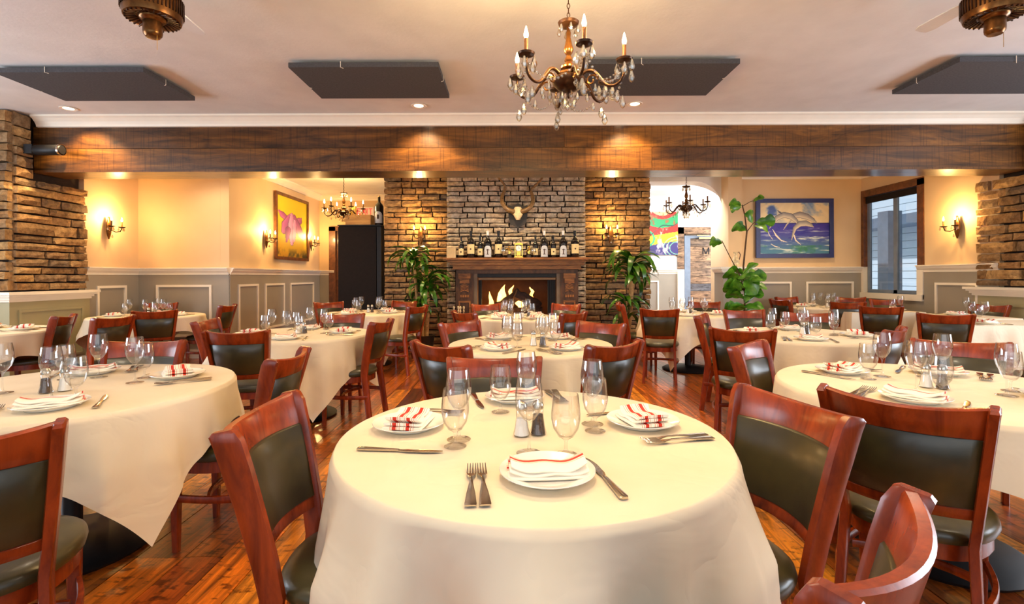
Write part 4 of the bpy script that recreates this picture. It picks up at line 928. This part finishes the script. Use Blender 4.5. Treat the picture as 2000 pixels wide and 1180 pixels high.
for a in ((1450, 402, -1, .2, .75), (1450, 404, -1, -.2, .7), (1470, 394, 1, .35, .6), (1459, 450, -1, .1, .85), (1459, 452, -.8, .7, .7), (1470, 438, -.3, 1, .8), (1474, 435, 1, .1, 1.0), (1472, 440, 1, -.5, .85), (1412, 473, -1, 0, .8), (1413, 474, -.9, -.3, .6)): place_leaf(*a, 0, rr.choice([.9, 1.2, 1.5]))
for i in range(36):
    a = i * 2.4; py = 536 + (i % 15) * 5.2 + rr.uniform(-4, 4); place_leaf(1452 + rr.uniform(-4, 4), py, math.cos(a), rr.uniform(-.25, .55), rr.uniform(.85, 1.12), math.sin(a) * .06 - .02, rr.uniform(.3, 1.3))

# ------------------------------------------------------------------ chair
def make_chair():
    t_ = thing('dining_chair', 'x', 'chair')
    hw = lambda z: .168 + .047 * max(0, (z - .45) / .45)
    yb = lambda z: -.195 - .02 * max(0, (.45 - z) / .45) * 3 - .095 * max(0, (z - .45) / .45) ** 1.25
    for s in (-1, 1):
        secs = []
        for z, d in ((0, .022), (.15, .024), (.30, .027), (.45, .030), (.55, .030), (.70, .031), (.80, .034), (.87, .034)):
            x = s * (hw(z) + (.018 * (1 - z / .45) if z < .45 else 0)); lean = .2 if z > .5 else 0
            secs.append(rsec((x, yb(z), z), (.0145, 0, 0), (0, d, lean * d)))
        x = s * hw(.9); secs.append(rsec((x, yb(.9) - .004, .895), (.014, 0, 0), (0, .031, .006))); secs.append(rsec((x, yb(.9) - .006, .903), (.010, 0, 0), (0, .022, .004)))
        obj('leg', MB().loft(secs), M['cherry'], t_)
        secs = [rsec((s * .172, .165, z), (w_, 0, 0), (0, w_, 0)) for z, w_ in ((0, .014), (.2, .018), (.40, .0215))]
        obj('leg', MB().loft(secs), M['cherry'], t_)
    def arc(z0, z1, th, sag, inset=0.0, dip=0.0, n=14, bulge=0.0, e0=0.0):
        secs = []
        for i in range(n + 1):
            u = i / n * 2 - 1; c = (1 - u * u); rows_ = []
            zt = z1 - dip * c; zm = (z0 + zt) / 2
            def pt(z, off):
                return Vector((u * (hw(z) - inset), yb(z) - sag * c + off, z))
            b = bulge * (1 - u ** 6)
            secs.append([pt(z0, -th), pt(z0 + .004, -th - .004), pt(zm, -th - .004 - b), pt(zt - .006, -th - .004), pt(zt, -th + .003), pt(zt, th - .003), pt(zt - .006, th + .001), pt(zm, th + .001 + b), pt(z0 + .004, th + .001), pt(z0, th)])
        return MB().loft(secs)
    obj('crest_rail', arc(.800, .902, .012, .052, .008, .018), M['cherry'], t_, 40)
    obj('lower_rail', arc(.535, .575, .011, .045, .010), M['cherry'], t_, 40)
    obj('backrest', arc(.572, .803, .014, .045, .014, .0, 16, .014), M['leather'], t_, 50)
    def outline(k, n=36):
        o_ = []
        for i in range(n):
            a = 2 * PI * i / n; c, s = math.cos(a), math.sin(a); e = 2 / 2.7
            x = .222 * math.copysign(abs(c) ** e, c); y = .222 * math.copysign(abs(s) ** e, s)
            if y < 0: x *= 1 - .16 * (-y / .222)
            o_.append((x * k, y * k + .005))
        return o_
    rings = [(.93, .425), (1.0, .432), (1.02, .448), (1.0, .464), (.94, .476), (.8, .484), (.5, .489), (.15, .490)]
    m = MB().loft([[Vector((x, y, z)) for x, y in outline(k)] for k, z in rings]); obj('seat', m, M['leather'], t_, 50)
    m = MB(); n = 36; A = outline(.94); B = outline(.86)
    m.loft([[Vector((*A[i], .375)), Vector((*A[i], .426)), Vector((*B[i], .426)), Vector((*B[i], .375))] for i in range(n)], False, True); obj('apron', m, M['cherry'], t_, 40)
    for s in (-1, 1):
        secs = []
        for i in range(11):
            f_ = i / 10; y = -.235 + .40 * f_; x = s * (.182 + .03 * math.sin(PI * f_)); secs.append(rsec((x, y, .255), (.009, 0, 0), (0, 0, .016)))
        obj('stretcher', MB().loft(secs), M['cherry'], t_, 40)
    secs = []
    for i in range(9):
        f_ = i / 8 * 2 - 1; secs.append(rsec((f_ * .185, .01 + .05 * (1 - f_ * f_), .25), (0, .009, 0), (0, 0, .014)))
    obj('stretcher', MB().loft(secs), M['cherry'], t_, 40)
    return t_
chair0 = make_chair()
def chair(bx, by, dx, dy, lab, table):
    l = math.hypot(dx, dy); dx /= l; dy /= l; rz = math.atan2(-dx, dy)
    inst(chair0, (bx + dx * .285, by + dy * .285, 0), rz, lab, 'cherry dining chairs around ' + table)
CH_ = 'cherry chair with dark leather back, '
for a in [
 (-.725, 1.45, 1, .06, 'left side of the front centre table', 'front centre table'),
 (.862, 1.545, -.97, -.24, 'right side of the front centre table', 'front centre table'),
 (.55, .75, -.66, .75, 'seen from above in the lower right corner', 'front centre table'),
 (-.085, 2.36, .03, -1, 'far side of the front centre table behind the glasses', 'front centre table'),
 (-.42, 2.88, .62, .8, 'near left side of the second centre table', 'second centre table'),
 (.60, 2.88, -.62, .8, 'near right side of the second centre table', 'second centre table'),
 (-.45, 4.27, .74, -.62, 'far left side of the second centre table', 'second centre table'),
 (.74, 4.15, -.66, -.75, 'far right side of the second centre table', 'second centre table'),
 (-.53, 5.45, .8, .6, 'near left side of the hearth table', 'hearth table'),
 (.66, 5.3, -.75, .65, 'near right side of the hearth table', 'hearth table'),
 (-.37, 7.0, .5, -.85, 'far left side of hearth table near the fire', 'hearth table'),
 (.76, 6.95, -.6, -.8, 'far right side of hearth table near the fire', 'hearth table'),
 (-1.40, 1.22, -.54, .84, 'cropped at left edge before front left table', 'front left table'),
 (-1.14, 2.52, -1, -.05, 'right side of the front left table', 'front left table'),
 (-2.24, 3.02, .12, -1, 'far side of the front left table behind wine glasses', 'front left table'),
 (-4.66, 5.15, -.9, -.35, 'against the left stone pillar half wall', 'left edge table'),
 (-2.0, 3.6, -.12, 1, 'near side of the second left table', 'second left table'),
 (-1.16, 4.4, -1, .12, 'right side of second left table on bare floor', 'second left table'),
 (-2.78, 4.5, .95, .15, 'left side of the second left table', 'second left table'),
 (-1.78, 5.2, .1, -1, 'far side of the second left table', 'second left table'),
 (-2.85, 7.7, .6, -.8, 'behind cabinet table on its left', 'cabinet table'),
 (-1.26, 6.6, -.9, .35, 'right side of cabinet table beside the corn plant', 'cabinet table'),
 (-1.72, 7.9, -.4, -.9, 'far right of cabinet table before stone wall', 'cabinet table'),
 (-4.22, 5.85, -.58, .81, 'near side of alcove table', 'alcove table'),
 (-3.98, 4.95, -1, .1, 'empty chair left of centre before the alcove table', 'left edge table'),
 (-4.02, 7.0, -1, -.1, 'right side of alcove table by the wall corner', 'alcove table'),
 (-5.4, 7.62, .25, -1, 'far side of alcove table against the wall', 'alcove table'),
 (1.24, 1.58, .7, .7, 'near left of front right table', 'front right table'),
 (1.35, 2.82, .7, -.7, 'left side of the front right table', 'front right table'),
 (2.62, 2.9, -.5, -.85, 'far side of the front right table behind glasses', 'front right table'),
 (2.78, 3.6, -.65, .75, 'near right side of the second right table', 'second right table'),
 (1.68, 3.62, .42, .9, 'near left side of the second right table', 'second right table'),
 (1.88, 4.92, .85, -.5, 'left side of the second right table', 'second right table'),
 (2.62, 5.6, -.05, -1, 'far side of second right table by the fig', 'second right table'),
 (3.08, 5.15, -.4, -.9, 'far right side of second right table behind glasses', 'second right table'),
 (1.74, 5.85, .3, .95, 'near side of table right of the hearth, legs visible', 'table right of the hearth'),
 (1.52, 6.95, 1, -.1, 'left side of table right of hearth beside stone', 'table right of the hearth'),
 (2.87, 7.4, -.3, -.95, 'far side of table right of the hearth before annex', 'table right of the hearth'),
 (4.85, 7.15, .3, .95, 'near side of far corner table', 'far corner table'),
 (4.36, 8.05, 1, .2, 'left side of far corner table by dolphin wall', 'far corner table'),
 (4.92, 8.88, .25, -1, 'far side of corner table under the dolphin painting', 'far corner table'),
 (5.98, 8.75, -.5, -.85, 'far right of corner table below the window', 'far corner table'),
 (6.0, 7.95, -.3, -1, 'behind the long wall table below window', 'long wall table'),
 (4.58, 6.15, .5, .87, 'near left of the long wall table', 'long wall table'),
 (6.22, 6.45, -.95, -.2, 'between long wall table and right wall', 'long wall table'),
 (4.33, 4.95, .55, .84, 'before the right edge table', 'right edge table'),
]: chair(*a[:4], CH_ + a[4], a[5])

# ------------------------------------------------------------------ tables, cloths and what stands on them
TZ = .760
def round_cloth(R, S, corner, seed, top=TZ):
    r = random.Random(seed); n = 360; V = []; Fc = []
    ks = [r.randint(7, 9), r.randint(11, 14), r.randint(17, 21)]; ph = [r.uniform(0, 6.28) for _ in ks]; ca = math.radians(corner)
    rings = [(.0, 0), (.35, 0), (.7, 0), (.93, 0), (.98, 0)]; m_ = 30
    def top_row(f_): return [(math.cos(a) * R * f_, math.sin(a) * R * f_, top) for a in [ca + 2 * PI * j / n for j in range(n)]]
    V.append((0, 0, top))
    for f_, _ in rings[1:]: V += top_row(f_)
    nr = len(rings) - 1
    for i in range(m_ + 1):
        t_ = (i / m_) ** 1.5
        for j in range(n):
            b = 2 * PI * j / n; a = ca + b; q_ = max(abs(math.cos(b + PI / 4)), abs(math.sin(b + PI / 4)))
            L = S / q_ - R; s = t_ * L
            fold = .12 + .5 * math.sin(ks[0] * b + ph[0]) + .35 * math.sin(ks[1] * b + ph[1]) + .2 * math.sin(ks[2] * b + ph[2])
            fold = .6 * math.copysign(abs(fold) ** .8, fold) + .7 * (.55 - abs(math.sin(ks[0] * .5 * b + ph[2]))) + .35 * (.5 - abs(math.sin(ks[1] * b * .5 + ph[1])))
            g = min(1, s / .24); corner_k = math.exp(-((min(b % (PI / 2), PI / 2 - b % (PI / 2))) / .22) ** 2)
            amp = .085 * g ** 1.3 * (1 + .3 * corner_k) * min(1, L / .3)
            rr_ = R + .004 + .012 * min(1, s / .02) + .12 * s * (.5 + .5 * corner_k * g) + amp * fold + .01 * g
            e = .010; z = top - max(0, s - .3 * e) * .985 if s > e else top - s * s / (2 * e) * .9
            tw = .05 * g * math.sin(2 * b + ph[1]) * .3
            V.append((math.cos(a + tw) * rr_, math.sin(a + tw) * rr_, z))
    for j in range(n): Fc.append((0, 1 + j, 1 + (j + 1) % n))
    for i in range(nr + m_):
        a_ = 1 + i * n; b_ = a_ + n
        for j in range(n): Fc.append((a_ + j, b_ + j, b_ + (j + 1) % n, a_ + (j + 1) % n))
    mb = MB(); mb.v = V; mb.f = Fc; return mb
def rect_cloth(hx, hy, drop_, seed):
    """rounded-rectangle cloth with hanging skirt"""
    r = random.Random(seed); n = 160; ph = r.uniform(0, 6); mb = MB(); out = []
    for j in range(n):
        t_ = j / n * 4; s = int(t_); f_ = t_ - s
        c = [(-hx, -hy), (hx, -hy), (hx, hy), (-hx, hy)]; a = c[s]; b = c[(s + 1) % 4]; out.append((a[0] + (b[0] - a[0]) * f_, a[1] + (b[1] - a[1]) * f_, min(f_, 1 - f_)))
    rows_ = [[Vector((x * k, y * k, TZ)) for x, y, _ in out] for k in (.05, .5, .97)]
    for i in range(11):
        q_ = i / 10; row = []
        for j, (x, y, cf) in enumerate(out):
            d = Vector((x / hx if abs(abs(x) - hx) < 1e-6 else 0, y / hy if abs(abs(y) - hy) < 1e-6 else 0, 0)); d.normalize()
            ck_ = math.exp(-(cf / .06) ** 2); dr_ = drop_ * (1 + .25 * ck_) * q_
            row.append(Vector((x, y, TZ - dr_)) + d * (.012 * min(1, q_ * 8) + .022 * q_ * math.sin(j * .9 + ph) * (1 - ck_) + .09 * q_ * ck_))
        rows_.append(row)
    return mb.loft(rows_, False)
# --- prototypes of the tableware
wine = tag(obj('wine_glass', MB().lathe([(0, .002), (.020, .002), (.038, .0015), (.0385, .003), (.020, .006), (.006, .012), (.0035, .03), (.0032, .085), (.006, .094), (.018, .104), (.032, .125), (.0405, .155), (.041, .175), (.038, .2), (.0335, .228), (.0325, .228), (.037, .2), (.0398, .175), (.0393, .156), (.031, .127), (.017, .107), (0, .098)], 28), M['glass'], None, 60), 'x', 'wine glass')
water = tag(obj('water_goblet', MB().lathe([(0, .002), (.018, .002), (.034, .0015), (.0345, .003), (.018, .006), (.008, .012), (.0045, .02), (.0045, .04), (.008, .048), (.022, .056), (.036, .078), (.042, .105), (.0425, .125), (.040, .15), (.0365, .18), (.0355, .18), (.039, .15), (.0413, .125), (.0408, .106), (.035, .08), (.021, .059), (0, .052)], 28), M['glass'], None, 60), 'x', 'goblet')
plate = tag(obj('dinner_plate', MB().lathe([(0, .003), (.07, .003), (.075, .0), (.082, .0), (.086, .005), (.12, .017), (.1255, .021), (.125, .023), (.118, .021), (.086, .011), (.078, .009), (0, .009)], 48), M['china'], None, 40), 'x', 'plate')
def napkin_mesh(kind):
    m = MB(); n = 16; hx, hy = (.105, .054) if kind == 'A' else (.078, .066)
    for lay in range(3):
        z0 = lay * .0075; secs = []
        for i in range(n + 1):
            u = i / n * 2 - 1; x = u * (hx - lay * .004)
            zz = z0 + (.010 * u * u * lay * .7) + (.004 * math.sin(u * 5 + lay) * (lay > 0)); yo = (.012 * (u * u - .4) if kind == 'A' else .005 * math.sin(u * 3)) * (lay * .5 + .3)
            a, b = -hy + yo + lay * .004, hy + yo - (.014 * lay if kind == 'A' else .008 * lay); h_ = .0038
            secs.append([Vector((x, a, zz)), Vector((x, a - .003, zz + h_)), Vector((x, a, zz + 2 * h_)), Vector((x, (a + b) / 2, zz + 2 * h_ + .003)), Vector((x, b, zz + 2 * h_)), Vector((x, b + .003, zz + h_)), Vector((x, b, zz))])
        m.loft(secs)
    return m
napA = tag(obj('folded_napkin', napkin_mesh('A'), M['napkinA'], None, 50), 'x', 'napkin')
napB = tag(obj('folded_napkin', napkin_mesh('B'), M['napkinB'], None, 50), 'x', 'napkin')
def fork_mb():
    m = MB(); pts = [(-.10, .0035, .0115, .0018), (-.094, .003, .0125, .002), (-.05, .0045, .0095, .002), (-.01, .008, .0045, .0022), (.02, .0085, .0032, .002), (.036, .006, .008, .0014), (.048, .004, .0115, .0012)]
    m.loft([rsec((0, y, z + .002), (w_, 0, 0), (0, 0, t_), .4) for y, z, w_, t_ in pts])
    for k in range(4):
        x = -.0095 + k * .00633; m.loft([rsec((x, y, z + .002), (w_, 0, 0), (0, 0, .0011), .3) for y, z, w_ in ((.046, .004, .0021), (.07, .004, .0018), (.095, .0095, .0010))])
    return m
fork = tag(obj('dinner_fork', fork_mb().xf(Matrix.Diagonal((1.12, 1.22, 1, 1))), M['steel'], None, 50), 'x', 'fork')
def knife_mb():
    m = MB(); m.loft([rsec((0, y, .004), (w_, 0, 0), (0, 0, t_), .4) for y, w_, t_ in ((-.115, .008, .003), (-.108, .0105, .0038), (-.06, .008, .0038), (-.01, .0055, .0035), (.0, .0045, .003))])
    m.loft([rsec((x, y, .004), (w_, 0, 0), (0, 0, .001), .3) for x, y, w_ in ((0, -.002, .004), (.001, .02, .0085), (0, .07, .0095), (-.002, .1, .0075), (-.005, .118, .002))]); return m
knife = tag(obj('dinner_knife', knife_mb().xf(Matrix.Diagonal((1.1, 1.13, 1, 1))), M['steel'], None, 50), 'x', 'knife')
def shaker(kind):
    t_ = thing('salt_shaker' if kind == 'salt' else 'pepper_shaker', 'x', 'shaker')
    obj('glass_body', MB().lathe([(0, 0), (.026, 0), (.028, .004), (.022, .03), (.018, .06), (.017, .085), (.015, .088), (0, .088)], 12), M['glass'], t_)
    obj('contents', MB().lathe([(0, .004), (.024, .004), (.020, .03), (.0165, .058 if kind == 'salt' else .066), (0, .06 if kind == 'salt' else .068)], 12), M[kind], t_)
    obj('cap', MB().lathe([(.0175, .084), (.019, .086), (.019, .098), (.014, .109), (.006, .113), (0, .113)], 14), M['steel'], t_)
    return t_
shk = {'salt': shaker('salt'), 'pepper': shaker('pepper')}
SEAT8 = ['right', 'far right', 'far', 'far left', 'left', 'near left', 'near', 'near right']
def put(proto, T, x, y, rz, lab, group, z=0.002, tilt=None):
    inst(proto, (T[0] + x, T[1] + y, TZ + z), rz, lab, group, tilt)
def setting(T, ang, rad, nm, tname, rng, kind='B', parts='pnfkwg', over=None):
    over = over or {}; exact = bool(over)
    """ang: direction from the table centre to the seat; local frame: y towards the centre"""
    a = math.radians(ang); ex_, ey = Vector((math.cos(a), math.sin(a))), None
    yv = -ex_; xv = Vector((yv.y, -yv.x))
    rz = math.atan2(-yv.x, yv.y)
    base = ex_ * rad
    W = lambda x, y: base + xv * x + yv * y
    j = (lambda s: 0) if exact else (lambda s: rng.uniform(-s, s))
    gp = ' on the ' + tname
    p = W(0, 0)
    if 'p' in parts: put(plate, T, p.x, p.y, rz, 'white round dinner plate, %s place on the %s' % (nm, tname), 'dinner plates' + gp)
    if 'n' in parts:
        d = j(.12); put(napA if kind == 'A' else napB, T, p.x, p.y, rz + d, 'white napkin with red stripes, %s place on the %s' % (nm, tname), 'folded napkins' + gp, .014)
    if 'f' in parts:
        for i, (fx, dd) in enumerate(((-.198, .0), (-.168, .02))):
            q = W(fx, over.get('fy', -.01) + j(.006)); put(fork, T, q.x, q.y, rz + j(.06) + (.03 if i else 0), 'steel fork, %s one at the %s place on the %s' % ('outer' if i == 0 else 'inner', nm, tname), 'forks' + gp)
    if 'k' in parts:
        q = W(*over.get('k', (.158, 0))); put(knife, T, q.x, q.y, rz + j(.08) + over.get('kr', 0), 'steel table knife, %s place on the %s' % (nm, tname), 'knives' + gp)
    if 'w' in parts:
        q = W(*over.get('w', (-.04 + j(.02), .175 + j(.01)))); put(wine, T, q.x, q.y, 0, 'tall wine glass, %s place on the %s' % (nm, tname), 'wine glasses' + gp)
    if 'g' in parts:
        q = W(*over.get('g', (.062 + j(.02), .150 + j(.015)))); put(water, T, q.x, q.y, 0, 'short-stemmed water goblet, %s place on the %s' % (nm, tname), 'water goblets' + gp)
base_me = [MB().lathe([(0, 0), (.33, 0), (.34, .015), (.30, .035), (.08, .06), (0, .07)], 32), MB().lathe([(.04, .05), (.038, .72), (.12, .73), (0, .735)], 20)]
base_me = [base_me[0].mesh('base', M['blackmetal'], 40), base_me[1].mesh('pedestal', M['blackmetal'], 40)]
def round_table(x, y, R, S, corner, tname, angs, prad, seed, sh=((0, 0), (.05, .02)), kinds='BBBB', over=None, parts='pnfkwg', rads=None):
    t_ = thing('dining_table', 'round dining table hidden under white cloth, the ' + tname, 'table', (x, y, 0), 0, 'round dining tables')
    link('base', base_me[0], t_); link('pedestal', base_me[1], t_); obj('tabletop', MB().lathe([(0, .735), (R - .02, .735), (R - .004, .74), (R - .004, .755), (0, .757)], 48), M['casing'], t_)
    c = obj('tablecloth', round_cloth(R, S, corner, seed), M['cloth'], None, 60, (x, y, 0), None, False); tag(c, 'white square cloth draped over the ' + tname, 'tablecloth', 'white cloths on round tables')
    rng = random.Random(seed * 7)
    for i, an in enumerate(angs):
        nm = SEAT8[int(round((an % 360) / 45.0)) % 8]
        setting((x, y), an, rads[i] if rads else prad, nm, tname, rng, kinds[i], parts, over[i] if over else None)
    for (k, (sx, sy)) in zip(('salt', 'pepper'), sh): put(shk[k], (x, y), sx, sy, 0, '%s shaker with metal cap on the %s' % (k, tname), None)
round_table(.065, 1.66, .62, .93, -42, 'front centre table', [-86, 171, 13, 97], .36, 1, ((-.035, -.03), (.02, -.015)), 'ABBA', [
    {'k': (.146, -.02), 'kr': .12, 'w': (-.030, .168), 'g': (.076, .147), 'fy': -.04},
    {'k': (.235, .056), 'kr': .03, 'w': (.109, .207), 'g': (.173, .213), 'fy': .03},
    {'k': (.150, .02), 'kr': .0, 'w': (.036, .174), 'g': (-.04, .195), 'fy': -.02},
    {'k': (.16, .0), 'kr': .1, 'w': (-.026, .16), 'g': (.08, .19)}], rads=[.365, .43, .405, .45])
round_table(-2.1, 2.36, .67, .87, -31, 'front left table', [-57, 38, 120, 215], .42, 2, ((.02, -.06), (-.03, -.1)), 'ABAB')
round_table(1.99, 2.33, .65, .87, -80, 'front right table', [-140, 122, 48, -40], .40, 3, ((-.06, -.02), (-.01, -.05)), 'ABAB')
round_table(.14, 3.86, .62, .80, 10, 'second centre table', [-128, -52, 52, 128], .40, 4, ((.02, -.12), (.09, -.12)))
round_table(-1.99, 4.6, .64, .93, -57, 'second left table', [-80, 5, 100, 190], .41, 5)
round_table(2.58, 4.4, .63, .90, 214, 'second right table', [-112, 165, 75, -20], .41, 6)
round_table(.07, 6.4, .57, .80, 45, 'hearth table', [-130, -50, 50, 130], .36, 7, ((.06, -.06), (.14, -.06)))
round_table(-2.12, 7.3, .62, .92, -57, 'cabinet table', [-20, 60, 150, 240], .38, 8)
round_table(2.41, 6.8, .62, .92, -124, 'table right of the hearth', [-110, 175, 70, -15], .38, 9)
round_table(-5.03, 6.85, .66, .85, 20, 'alcove table', [-55, 0, 100, 200], .40, 10)
round_table(-5.32, 4.9, .62, .85, 30, 'left edge table', [20, 120], .38, 11, ((-.1, 0), (-.15, .05)), parts='pnfk')
round_table(5.25, 8.25, .62, .85, 60, 'far corner table', [-105, 165, 100, 40], .38, 12)
def rect_table(x, y, hx, hy, tname, places, seed, shake=True):
    t_ = thing('dining_table', 'rectangular dining table under white cloth, the ' + tname, 'table', (x, y, 0), 0, 'rectangular dining tables')
    obj('tabletop', MB().box(-hx + .01, hx - .01, -hy + .01, hy - .01, .725, .755), M['casing'], t_, 0)
    for sx in (-1, 1): obj('pedestal', MB().box(sx * hx * .6 - .03, sx * hx * .6 + .03, -.03, .03, .04, .725), M['blackmetal'], t_, 0); obj('foot', MB().box(sx * hx * .6 - .04, sx * hx * .6 + .04, -hy * .7, hy * .7, 0, .04), M['blackmetal'], t_, 0)
    c = obj('tablecloth', rect_cloth(hx, hy, .45, seed), M['cloth'], None, 60, (x, y, 0), None, False); tag(c, 'white cloth draped over the ' + tname, 'tablecloth', 'white cloths on rectangular tables')
    k = len(c.data.polygons)
    rng = random.Random(seed)
    for i, (px_, py_, an, parts) in enumerate(places):
        setting((x + px_, y + py_), an, .0001, SEAT8[int(round((an % 360) / 45.0)) % 8], tname, rng, 'B', parts)
rect_table(5.3, 7.28, .52, .32, 'long wall table', [(-.2, -.15, -90, 'pnfk'), (.25, 0.0, 90, 'wg'), (.38, .05, 0, 'pn')], 21)
rect_table(5.86, 6.35, .26, .42, 'wall table beside the long one', [(-.08, .1, 180, 'pnfkwg')], 22)
rect_table(5.3, 5.42, .62, .32, 'right edge table', [(-.25, -.14, -90, 'pnfk'), (.1, .1, 0, 'wg')], 23)
# cap for the rectangular cloth tops is part of the mesh: close the centre hole
for o in [o for o in bpy.data.objects if o.name.startswith('tablecloth') and 'rectangular' in o.get('group', '')]:
    b = bmesh.new(); b.from_mesh(o.data); ed = [e for e in b.edges if e.is_boundary and all(abs(v_.co.z - TZ) < 1e-5 for v_ in e.verts)]
    bmesh.ops.holes_fill(b, edges=ed, sides=0); bmesh.ops.recalc_face_normals(b, faces=b.faces); b.to_mesh(o.data); b.free()

for px, lab in ((983, 'small clear stemmed glass on the mantel left of the gilt figurines'), (1042, 'small clear stemmed glass on the mantel right of the gilt figurines')):
    inst(water, (P(px, D=8.33), 8.33, MZ), 0, lab, 'small glasses on the mantel')
